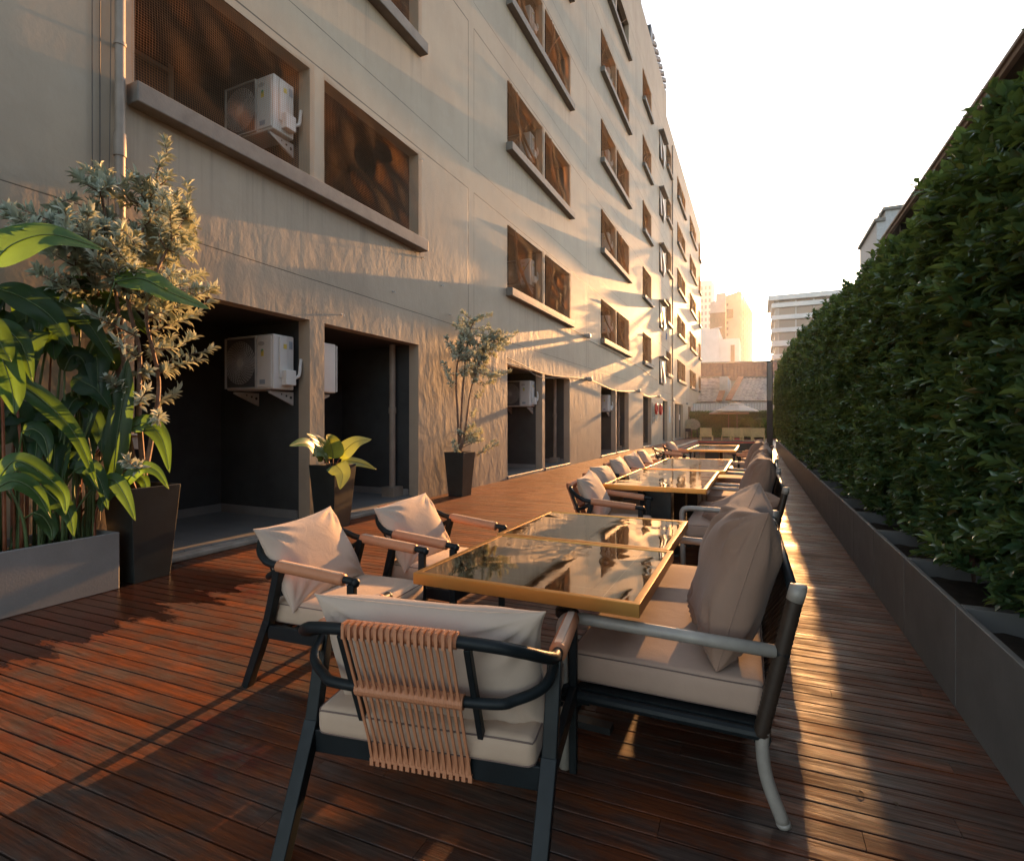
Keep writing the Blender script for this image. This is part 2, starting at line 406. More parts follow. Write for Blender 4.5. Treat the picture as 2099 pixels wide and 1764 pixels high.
# ================================================================== GROUND, DECK, POOL
g=MB(); g.bx(-170,170,-60,385,-1.2,-.9)
tag(g.build('ground',MAT['ground']),kind='structure')
POOL=(-3.74,.06,19.0,39.6)
def build_deck():
    tilt=R(2.2); pitch=.098; gap=.007; th=.028
    Rm=Matrix.Rotation(tilt,3,'Z')
    V=[];A=[];n=0
    loops=[];sizes=[]
    y=-4.2
    r=random.Random(3)
    while y<51.5:
        x=-6.0; xe=1.6
        # one board row: split at joints and at the pool
        cuts=[x]; xx=x+r.uniform(.5,2.6)
        while xx<xe-.4: cuts.append(xx); xx+=r.uniform(1.6,2.7)
        cuts.append(xe)
        if y>14: cuts=[x,xe]
        segs=[(a+.001,b-.001) for a,b in zip(cuts,cuts[1:])]
        if POOL[2]-.1<y<POOL[3]+.1:
            segs=[(x,POOL[0]+.02),(POOL[1]-.02,xe)]
        for a,b in segs:
            a0=r.random(); dz=r.uniform(-.0006,.0004)
            yo=y+(-math.tan(tilt)*0)
            c=.0018
            for (px,py,pz) in ((a,y,-th),(b,y,-th),(b,y+pitch-gap,-th),(a,y+pitch-gap,-th),
                               (a,y,-c),(b,y,-c),(b,y+pitch-gap,-c),(a,y+pitch-gap,-c),
                               (a,y+c,0),(b,y+c,0),(b,y+pitch-gap-c,0),(a,y+pitch-gap-c,0)):
                V.append((px,py,pz+dz)); A.append(a0)
            for f in ((0,1,5,4),(2,3,7,6),(1,2,6,5),(3,0,4,7),(4,5,9,8),(6,7,11,10),(5,6,10,9),(7,4,8,11),(8,9,10,11)):
                loops+= [i+n for i in f]; sizes.append(4)
            n+=12
        y+=pitch
    me=fast_mesh('deck',np.array(V),loops,sizes,MAT['deck'],A)
    o=link('deck',me); 
    if True:
        # boards run a little askew to the facade near the camera; square again at the pool
        pass
    return tag(o,kind='structure')
DECK=build_deck()
co=np.empty(len(DECK.data.vertices)*3,np.float32); DECK.data.vertices.foreach_get('co',co); co=co.reshape(-1,3)
t=np.clip((18-co[:,1])/8,0,1)*math.tan(R(2.2)); co[:,1]+=t*(co[:,0]+2)
DECK.data.vertices.foreach_set('co',co.ravel()); DECK.data.update()
s=MB(); s.bx(-7.5,2.2,-6,POOL[2]+.3,-.5,-.06); s.bx(-7.5,POOL[0]+.1,POOL[2]+.3,POOL[3]-.1,-.5,-.06); s.bx(POOL[1]-.1,2.2,POOL[2]+.3,POOL[3]-.1,-.5,-.06); s.bx(-7.5,2.2,POOL[3]-.1,60,-.5,-.06)
tag(s.build('terrace_slab',MAT['black']),kind='structure')
# plunge pool
pr=empty('pool',(-1.84,29.3,0),0,'long sunken plunge pool with red lining and dark raised coping behind the tables','pool')
k=MB(); x0,x1,y0,y1=[a-b for a,b in zip(POOL,(-1.84,-1.84,29.3,29.3))]
for a in ((x0,x0+.03,y0,y1),(x1-.03,x1,y0,y1),(x0,x1,y0-.03,y0),(x0,x1,y1,y1+.03)): k.bx(*a,-1.0,.02)
k.bx(x0,x1,y0,y1,-1.05,-1.0)
MAT['lining']=plain('red_pool_tile',(.50,.05,.03),.4,0,.3,6)
k.build('pool_lining',MAT['lining'],pr)
k=MB(); w=.22
k.bx(x0-w,x0+.04,y0-w,y1+w,0,.10); k.bx(x1-.04,x1+w,y0-w,y1+w,0,.10); k.bx(x0+.04,x1-.04,y0-w,y0+.0,0,.10); k.bx(x0+.04,x1-.04,y1,y1+w,0,.10)
k.build('coping',plain('dark_coping',(.10,.07,.055),.5,0,.3,5),pr,bevel=.012)
k=MB(); k.grid(lambda u,v:(x0+.03+(x1-x0-.06)*u,y0+(y1-y0)*v,-.42),2,2)
wm=M('pool_water'); wm.p(Base_Color=c4(.03,.02,.015),Roughness=.06); wm.p(Normal=wm.bump(wm.noise(3,3),.3,.02))
k.build('water',wm.m,pr)

# ================================================================== FACADE
XW=-5.47
BL=empty('apartment_building',(XW,30,0),0,'long greige stucco apartment block with netted balcony openings along the terrace','building')
def bl(b,name,mat,parent=None,**kw):          # build in world coordinates, parented to the building
    o=b.build(name,mat,parent or BL,**kw)
    o.matrix_parent_inverse=Matrix.Translation((-XW,-30,0)); return o
def bchild(o,par):
    o.parent=par; return o
LV=[4.63+3.5*i for i in range(5)]              # window sill levels, floors 1..5
opens=[]                                       # (y0,y1,z0,z1,kind)
PAIR=[((3.17,5.40),(5.667,7.946)),((11.68,14.0),(14.2,16.42)),((20.24,22.62),(22.82,25.2))]
for bi,pr_ in enumerate(PAIR):
    for wi,(a,b) in enumerate(pr_):
        opens.append((a,b,0,2.77,'g',bi,wi))
        for li,z in enumerate(LV): opens.append((a,b,z,z+1.53,'w',bi,li))
SING=[(28.6,31.1),(36.75,38.9),(42.2,44.6),(44.8,47.2),(50.7,53.3),(53.5,56.1),(58.9,60.9)]
for i,(a,b) in enumerate(SING):
    for li,z in enumerate(LV): opens.append((a,b,z,z+1.53,'w',3+i,li))
for (a,b) in ((28.7,31.2),(35.3,37.3),(41.0,43.2),(43.4,45.7),(49.5,51.5),(51.8,53.8)): opens.append((a,b,0,2.77,'g',9,0))
STAIR=[(33.9,35.6,z-.9,z+.7,'s',8,li) for li,z in enumerate(LV)]
opens+=STAIR
def facade():
    ys={-4.,61.3}; zs={0.,23.3}; 
    for o in opens: ys|={o[0],o[1]}; zs|={o[2],o[3]}
    ys|={36.9}; zs|={21.9}
    ys=sorted(ys); zs=sorted(zs)
    # refine long strips so bump shading has no issue; merge not needed
    k=MB()
    for i in range(len(ys)-1):
        for j in range(len(zs)-1):
            yc=(ys[i]+ys[i+1])/2; zc=(zs[j]+zs[j+1])/2
            if yc>36.9 and zc>21.9: continue
            if any(o[0]<yc<o[1] and o[2]<zc<o[3] for o in opens): continue
            k.add([(XW,ys[i],zs[j]),(XW,ys[i+1],zs[j]),(XW,ys[i+1],zs[j+1]),(XW,ys[i],zs[j+1])],[(0,1,2,3)])
    d=.20
    for (a,b,c,e,*_ ) in opens:        # reveals
        k.add([(XW,a,c),(XW,a,e),(XW-d,a,e),(XW-d,a,c)],[(0,1,2,3)])
        k.add([(XW,b,c),(XW-d,b,c),(XW-d,b,e),(XW,b,e)],[(0,1,2,3)])
        k.add([(XW,a,e),(XW,b,e),(XW-d,b,e),(XW-d,a,e)],[(0,1,2,3)])
        k.add([(XW,a,c),(XW-d,a,c),(XW-d,b,c),(XW,b,c)],[(0,1,2,3)])
    # roof slabs, end wall, back
    k.add([(XW,61.3,0),(-17,61.3,0),(-17,61.3,21.9),(XW,61.3,21.9)],[(0,1,2,3)])
    k.add([(XW,36.9,21.9),(-17,36.9,21.9),(-17,36.9,23.3),(XW,36.9,23.3)],[(0,1,2,3)])
    k.add([(XW,-4,0),(XW,-4,23.3),(-17,-4,23.3),(-17,-4,0)],[(0,1,2,3)])
    k.add([(XW,-4,23.3),(XW,36.9,23.3),(-17,36.9,23.3),(-17,-4,23.3)],[(0,1,2,3)])
    k.add([(XW,36.9,21.9),(XW,61.3,21.9),(-17,61.3,21.9),(-17,36.9,21.9)],[(0,1,2,3)])
    k.add([(-17,-4,0),(-17,-4,23.3),(-17,61.3,23.3),(-17,61.3,0)],[(0,1,2,3)])
    return bl(k,'wall',MAT['wall'])
facade()
# parapet: piers and a pierced screen near the corner
k=MB(); k.bx(XW-.25,XW+.001,27.4,28.2,23.3,24.6); bl(k,'parapet_pier',MAT['pot'])
k=MB(); k.bx(XW-.25,XW+.001,31.0,31.6,23.3,24.1); bl(k,'parapet_pier',MAT['pot'])
k=MB()
for j in range(5):
    for i in range(14):
        if (i+j)%2: k.bx(XW-.12,XW-.002,31.7+i*.37,31.7+i*.37+.3,23.3+j*.2,23.3+j*.2+.17)
bl(k,'breeze_block_screen',MAT['planter_grey'])
# ---- nets
def net(y0,y1,z0,z1,seed,mat,parent,mode=0,over=.04,sag=.16,nu=30,nv=24,base=XW+.035):
    r=random.Random(seed); a=r.uniform(.5,1.1); ph=r.uniform(0,6); fr=r.uniform(7,11)
    sl=r.choice((-1,1))*r.uniform(.5,1.0) if mode else -.9
    V=[];UV=[]
    W=y1-y0+2*over; H=z1-z0+2*over
    for j in range(nv):
        for i in range(nu):
            u=i/(nu-1); v=j/(nv-1)
            e=min(1,4*min(u,1-u))*min(1,5*min(v,1-v))
            f=math.sin(fr*(u*1.0+sl*v)+ph+.35*math.sin(3*v+ph))
            f2=math.sin(2.3*fr*(u*.8-sl*.7*v)+ph*2)
            x=base+e*(.03-sag*(1.2*math.sin(math.pi*u)*math.sin(math.pi*v))+.055*a*f+.018*f2)
            y=y0-over+W*u; z=z0-over+H*v
            if v>.8: z-=.10*a*math.sin(math.pi*u)*(v-.8)/.2*r.uniform(.97,1.03)*(1 if mode else 1.6)
            V.append((x,y,z)); UV.append((y+.3*f*.02,z))
    fs=[];
    for j in range(nv-1):
        for i in range(nu-1): fs.append((j*nu+i,j*nu+i+1,(j+1)*nu+i+1,(j+1)*nu+i))
    me=bpy.data.meshes.new('net'); me.from_pydata(V,[],fs); me.materials.append(mat)
    ul=me.uv_layers.new(name='UVMap')
    li=np.empty(len(me.loops),np.int32); me.loops.foreach_get('vertex_index',li)
    ul.data.foreach_set('uv',np.array(UV,np.float32)[li].ravel())
    me.polygons.foreach_set('use_smooth',[True]*len(fs)); me.update()
    o=link('net',me,parent); o.matrix_parent_inverse=parent.matrix_parent_inverse if False else Matrix.Identity(4)
    return o
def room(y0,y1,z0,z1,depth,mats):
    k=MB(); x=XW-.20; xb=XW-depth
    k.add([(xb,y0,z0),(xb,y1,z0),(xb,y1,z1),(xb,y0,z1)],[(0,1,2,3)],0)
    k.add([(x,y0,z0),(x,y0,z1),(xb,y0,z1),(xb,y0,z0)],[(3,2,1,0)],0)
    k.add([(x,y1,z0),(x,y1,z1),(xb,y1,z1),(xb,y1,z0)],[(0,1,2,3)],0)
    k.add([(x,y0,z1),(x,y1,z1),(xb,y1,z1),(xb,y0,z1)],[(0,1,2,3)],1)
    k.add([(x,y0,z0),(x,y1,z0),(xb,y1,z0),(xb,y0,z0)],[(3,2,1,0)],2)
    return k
WINS={}
def sub(o,par):     # sub-part built in world coordinates under a part of the building
    o.parent=par; o.matrix_parent_inverse=Matrix.Identity(4); return o
for idx,(a,b,c,e,kind,bi,li) in enumerate(opens):
    if kind=='w':
        if li==4 and bi<1: continue
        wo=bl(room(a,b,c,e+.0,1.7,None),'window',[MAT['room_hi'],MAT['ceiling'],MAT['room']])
        WINS[(bi,li,round(a,1))]=wo
        # frame of the glazed door at the back of the recess
        fk=MB(); xb=XW-1.69
        w=b-a
        fk.bx(xb,xb+.05,a+w*.30,a+w*.33,c,e); fk.bx(xb,xb+.05,a+w*.62,a+w*.65,c,e); fk.bx(xb,xb+.05,a+w*.33,a+w*.62,e-.12,e-.06)
        f=fk.build('door_frame',MAT['pipe']); sub(f,wo)
        r=random.Random(idx*7+1)
        near=(bi==0)
        if li==4 and bi in (2,): 
            pass
        else:
            n=net(a,b,c,e,idx*13+5,MAT['net'] if near else MAT['net_far'],wo,0 if near else 1,over=.05 if near else .02,sag=.07 if near else .05,nu=56 if near else 30,nv=40 if near else 24)
            sub(n,wo)
        if not near:
            sk=MB()
            for q in range(r.choice((1,2,2,3))):
                y0_,y1_=a+(b-a)*r.uniform(0,.3),a+(b-a)*r.uniform(.35,1)
                if r.random()<.3: y0_,y1_=y1_,y0_
                zt=e-.02; zb=c+r.uniform(0,.4)
                P=spline([(XW+.03,y0_,zt),(XW-.10,y0_*.6+y1_*.4,zt*.55+zb*.45),(XW-.02,y1_,zb)],8)
                wd=r.uniform(.012,.05)
                sk.tube(P,[wd*(.35+.65*math.sin(math.pi*(i+1)/(len(P)+1))) for i in range(len(P))],6,flat=.35)
            sub(sk.build('net_fold',MAT['strand'],smooth=True),wo)
    elif kind=='s':
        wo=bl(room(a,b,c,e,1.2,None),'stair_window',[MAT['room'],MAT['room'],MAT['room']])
        cn=MB(); cn.bx(XW-.05,XW+.32,a-.15,b+.1,e+.03,e+.12); sub(cn.build('canopy',MAT['sill'],bevel=.01),wo)
        gl=MB()
        for q in range(3):
            y=a+.1+q*(b-a)/3
            gl.beam((XW+.03,y+.25,e-.02),(XW+.03+.16*(q%2+.4),y+.25,c+.1),.42,.03,(1,0,0))
        sub(gl.build('sash',MAT['white_dim']),wo)
    else:
        x=room(a,b,0.0,e,1.75,None)
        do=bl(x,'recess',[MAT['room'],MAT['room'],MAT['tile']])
        st=MB(); st.bx(XW-1.74,XW+(.10 if bi==0 else .03),a-(.0),b+.0,0,.075)
        sub(st.build('floor_slab',[MAT['tile']],bevel=.008),do)
        if bi==0:
            st=MB(); st.bx(XW+.02,XW+.24,a+.02,b-.02 if a<4 else b+.02,.0,.06); sub(st.build('kerb',MAT['concrete'],bevel=.015),do)
        sk=MB(); sk.bx(XW-1.74,XW-1.72,a+.001,b-.001,.075,.19); sk.bx(XW-1.72,XW-.21,b-.022,b-.002,.075,.19); sub(sk.build('skirting',MAT['planter_grey']),do)
        if b-a>2.2 and bi<3 and li==1:
            pk=MB(); pk.tube([(XW-.45,b-.16,.0),(XW-.45,b-.16,2.77)],.055,12); pk.tube([(XW-.45,b-.16,1.55),(XW-.45,b-.16,1.66)],.068,12); pk.bx(XW-.58,XW-.32,b-.30,b-.02,.075,.24)
            sub(pk.build('drain_pipe',MAT['pipe'],smooth=False),do)
# sills: one per pair / single
def sill(a,b,z,par):
    k=MB(); k.bx(XW-.02,XW+.17,a-.07,b+.07,z-.205,z-.005)
    sub(k.build('sill',MAT['sill'],bevel=.014),par)
for (bi,li,a),wo in WINS.items():
    if bi<3:
        p0=PAIR[bi][0]
        if abs(a-p0[0])<.2: sill(p0[0],PAIR[bi][1][1],LV[li],wo)
    else:
        s0=[q for q in SING if abs(q[0]-a)<.2][0]
        if bi in (5,7): sill(s0[0],SING[bi-3+1][1],LV[li],wo)
        elif bi in (6,8): pass
        else: sill(s0[0],s0[1],LV[li],wo)
# rain pipe left, pipe at the far bay, drop wires
k=MB()
k.tube([(XW+.075,3.0,.5),(XW+.075,3.0,24)],.042,14)
for z in (3.9,4.02): pass
k.tube([(XW+.075,3.0,3.87),(XW+.075,3.0,4.08)],.052,14)
for z in (2.2,4.9,7.2,9.5): k.tube([(XW+.075,3.0,z),(XW+.075,3.0,z+.03)],.05,14); k.bx(XW,XW+.075,2.985,3.015,z,z+.03)
autosmooth(bl(k,'rain_pipe',MAT['pipe']))
k=MB(); k.tube([(XW+.07,39.2,0),(XW+.07,39.2,21)],.05,10)
for z in (5,9.5,13,17): k.tube([(XW+.07,39.2,z),(XW+.07,39.2,z+.12)],.06,10)
autosmooth(bl(k,'rain_pipe',MAT['pipe']))
k=MB(); k.tube([(XW+.02,2.86,.5),(XW+.02,2.865,24)],.006,6); k.tube([(XW+.02,2.80,.5),(XW+.02,2.80,24)],.005,6)
k.tube(spline([(XW+.03,2.80,3.0),(XW+.06,2.93,5.0),(XW+.04,2.9,24)],8),.004,6)
bl(k,'drop_wire',MAT['cable'])
# little anchor hooks left in the render
k=MB()
for (y,z) in ((7.2,3.55),(8.05,4.35),(9.0,3.5),(6.0,2.95),(8.7,4.0),(8.03,6.1)):
    k.tube([(XW,y,z),(XW+.05,y,z),(XW+.055,y,z-.03)],.006,6); k.sphere((XW+.01,y,z),.018,8,4,(.5,1,1))
bl(k,'anchor_hook',MAT['white_dim'])
# wall cable festooned between the lamps, with another higher run
k=MB()
L=[(8.0+3.6,2.93),(14.2,2.74),(18.3,2.9),(22.5,2.72),(27.0,2.92),(30,2.8),(33.2,2.94),(36.2,2.8),(39.3,2.92),(43.5,2.82),(47.8,2.96)]
k.tube(spline([(XW+.04,y,z) for y,z in L],8),.011,6)
k.tube(spline([(XW+.03,14.3,4.42),(XW+.03,17.9,4.38),(XW+.04,18.6,4.30),(XW+.03,26,4.24),(XW+.03,33,3.9)],8),.009,6)
k.tube(spline([(XW+.03,11.6,2.79),(XW+.03,12.6,2.78),(XW+.03,13.8,2.64),(XW+.03,16,2.78),(XW+.03,18.3,2.86)],8),.010,6)
bl(k,'wall_cable',MAT['cable'])
# ---- wall lamps
def wall_lamp():
    t=empty('wall_lamp',(0,0,0),0,'small grey wall lamp above the netted window by the potted tree','wall lamp','wall lamps along the facade')
    k=MB(); k.box((.02,0,0),(.04,.12,.12)); k.build('back_plate',MAT['alu'],t,bevel=.006)
    k=MB(); k.box((.12,0,-.01),(.17,.16,.13)); k.build('lamp_head',MAT['alu'],t,bevel=.02)
    k=MB(); k.box((.12,0,-.082),(.12,.11,.012)); k.build('lens',MAT['black'],t)
    return t
wl=wall_lamp(); wl.location=(XW,18.1,4.42); wl.rotation_euler=(0,0,0)
wl['label']='grey wall lamp set high on the facade, beneath the first-floor netted windows'
for i,(y,z,lb) in enumerate(((18.3,2.92,'dark wall lamp on the cable between the second and third ground-floor openings'),(27.0,2.96,'small wall lamp before the single ground-floor doorway'),(33.2,2.94,'small wall lamp above the two red lifebuoys'),(39.3,2.92,'small wall lamp beside the far rain pipe'),(47.8,2.96,'farthest wall lamp of the row, near the end hedge'))):
    copy_tree(wl,(XW,y,z),0,lb)
# ---- air conditioners (front faces -Y, bolted to the cross wall behind)
def ac_unit():
    t=empty('air_conditioner',(0,0,0),0,'ac','air conditioner','outdoor air conditioner units in the recesses')
    W,D,H=.88,.34,.72
    k=MB(); k.box((0,0,H/2),(W,D,H)); k.build('body',MAT['white'],t,bevel=.02,seg=3)
    k=MB(); y=-D/2
    k.box((-.14,y-.006,H/2),(.56,.012,.66)); pb=k.build('fan_panel',MAT['fan'],t,bevel=.01)
    k=MB(); cx,cz=-.15,H/2
    k.bx(-.44,-.425,y-.03,y-.004,.02,.70); k.bx(.135,.15,y-.03,y-.004,.02,.70); k.bx(-.425,.135,y-.03,y-.004,.685,.70); k.bx(-.425,.135,y-.03,y-.004,.02,.035)
    for r_ in [.055+.0205*i for i in range(12)]:
        n=40; k.tube([(cx+math.cos(2*math.pi*i/n)*r_,y-.026,cz+math.sin(2*math.pi*i/n)*r_) for i in range(n+1)],.0028,4,cap=False)
    for q in range(36):
        a=2*math.pi*q/36; a2=a+.6
        P=[(cx+math.cos(a+(a2-a)*s_)*(.05+.235*s_),y-.024,cz+math.sin(a+(a2-a)*s_)*(.05+.235*s_)) for s_ in (0,.33,.66,1)]
        k.tube(P,.0028,4)
    k.lathe([(.001,0),(.055,0),(.055,.012),(.001,.016)],(cx,y-.02,cz),20,0,Matrix.Rotation(R(90),3,'X'))
    autosmooth(k.build('fan_grille',MAT['grille'],t))
    k=MB()
    for q in range(3):
        a=2*math.pi*q/3+.3
        k.grid(lambda u,v:(cx+math.cos(a+v*.9+u*.2)*(.04+.2*u),y-.014+.008*v,cz+math.sin(a+v*.9+u*.2)*(.04+.2*u)),5,4)
    k.build('fan_blade',MAT['black'],t,smooth=True)
    k=MB(); k.box((.29,y-.008,H/2),(.25,.016,.66)); fp=k.build('front_panel',MAT['white'],t,bevel=.012)
    k=MB(); k.lathe([(.001,0),(.05,0),(.046,.004),(.001,.004)],(.24,y-.016,.60),24,0,Matrix.Rotation(R(90),3,'X')@Matrix.Diagonal((1.2,.6,1))); k.build('badge',MAT['white_dim'],fp)
    k=MB(); k.box((.26,y-.018,.47),(.05,.003,.075)); k.build('energy_sticker',MAT['yellow'],fp)
    k=MB(); k.lathe([(.001,0),(.022,0),(.022,.002),(.001,.002)],(.26,y-.0175,.505),16,0,Matrix.Rotation(R(90),3,'X')); k.build('energy_sticker',MAT['green'],fp)
    k=MB(); k.box((.26,y-.018,.10),(.10,.003,.06)); k.build('rating_plate',MAT['grey_label'],fp)
    x=W/2
    k=MB(); k.box((x+.010,-.02,.42),(.02,.13,.54)); k.box((x+.045,.04,.16),(.09,.17,.20)); k.build('pipe_cover',MAT['white'],t,bevel=.025,seg=3)
    k=MB(); k.box((x+.022,.0,.57),(.004,.05,.06)); k.build('warning_sticker',MAT['yellow'],t)
    k=MB(); k.box((x+.004,.11,.60),(.005,.055,.10)); k.build('rating_plate',MAT['grey_label'],t)
    k=MB(); k.tube(spline([(x+.07,.12,.16),(x+.09,.17,.2),(x+.08,.2,.33),(x+.05,.24,.42)],6),.022,8); k.build('pipe_elbow',MAT['white'],t,smooth=True)
    for xx in (-.30,.36):
        k=MB(); 
        vs=[(xx-.015,-.17,-.02),(xx-.015,.22,-.02),(xx-.015,.22,-.20),(xx-.015,-.17,-.045)]
        vs+=[(a+.03,b,c) for a,b,c in vs]
        k.add(vs,[(0,1,2,3),(7,6,5,4),(0,4,5,1),(1,5,6,2),(2,6,7,3),(3,7,4,0)])
        br=k.build('bracket',MAT['white_dim'],t)
        k=MB()
        for yy,zz,rr in ((.02,-.055,.011),(.10,-.075,.015),(.175,-.095,.02)): k.lathe([(.0005,-.017),(rr,-.017),(rr,.017),(.0005,.017)],(xx,yy,zz),12,0,Matrix.Rotation(R(90),3,'Y'))
        k.build('bolt_hole',MAT['black'],br)
    return t
ac=ac_unit()
fl=('ground-floor','first-floor','second-floor','third-floor','fourth-floor')
bay=('nearest bay','second bay from the camera','third bay from the camera')
first=True
for bi in range(3):
    yw=PAIR[bi][0][1]
    for li in range(5):
        z=1.82 if li==0 else LV[li-1]+.56
        if bi==0 and li>1: continue
        if bi==1 and li>3: continue
        loc=(XW-.64,yw-.25,z)
        lb=('white air conditioner with fan and stickers bracketed in the dark recess behind the leafy pots' if (bi,li)==(0,0) else 'white air conditioner in the %s recess of the %s'%(fl[li],bay[bi]))
        if first: ac.location=loc; ac['label']=lb; first=False
        else: copy_tree(ac,loc,0,lb)
# one more behind the first pillar, seen edge-on
copy_tree(ac,(XW-.62,PAIR[0][1][0]+.25,1.82),R(180),'white air conditioner seen edge-on past the pillar, in the dark recess behind the philodendron')
# curtain in first recess
k=MB(); k.grid(lambda u,v:(XW-1.25+.35*u,3.5+.02*math.sin(u*40)+.02,.08+2.6*v),40,2)
t=tag(k.build('curtain',plain('grey_curtain',(.12,.125,.13),.8),smooth=True),'grey curtain hanging in the dark recess behind the silver shrub','curtain')
# ---- lifebuoys, signs
def lifebuoy():
    t=empty('lifebuoy',(0,0,0),0,'l','lifebuoy','red lifebuoys on the wall')
    k=MB(); n=28
    k.tube([(.07,math.cos(2*math.pi*i/n)*.27,math.sin(2*math.pi*i/n)*.27) for i in range(n+1)],.075,12,cap=False)
    k.build('ring',MAT['red'],t,smooth=True)
    k=MB(); k.tube(spline([(.1,-.1,-.3),(.1,-.16,-.55),(.08,0,-.72),(.1,.14,-.5),(.1,.1,-.3)],6),.011,6); k.build('rope',MAT['white'],t,smooth=True)
    return t
lb=lifebuoy(); lb.location=(XW,32.5,2.15); lb['label']='red lifebuoy hung on the facade, nearer of the two'
copy_tree(lb,(XW,34.1,2.15),0,'red lifebuoy hung on the facade, farther of the two')
sg=empty('wall_sign',(XW,31.9,1.9),0,'tall board of grey lettering on the wall beside the lifebuoys','sign')
k=MB(); k.box((.01,0,0),(.02,.95,1.25)); k.build('board',MAT['wall'] if False else MAT['sill'],sg)
k=MB()
for i in range(13):
    rr=random.Random(i); y=-.4
    while y<.36:
        w=rr.uniform(.02,.05); k.box((.022,y+w/2,.52-i*.085),(.004,w,.045)); y+=w+.018+(.04 if rr.random()<.2 else 0)
k.build('lettering',MAT['fan'],sg)
for (y,z,w,h,mt,lb) in ((38.3,1.9,.35,1.1,'blue','pale blue notice on the wall past the lifebuoys'),(43.3,1.75,.35,.42,'paper','small white paper notice by the far doorway')):
    k=MB(); k.box((XW+.012,y,z),(.02,w,h)); tag(k.build('wall_notice',MAT[mt],bevel=.003),lb,'notice')
# small blue cloth hung at a far stair window
k=MB(); k.grid(lambda u,v:(XW+.25+.03*math.sin(9*u+3*v),34.9+.5*u,LV[1]-1.0-.45*v-.1*u),8,6)
tag(k.build('hanging_cloth',plain('blue_cloth',(.05,.10,.25),.9),smooth=True),'small blue cloth hanging below a stair window canopy','cloth')
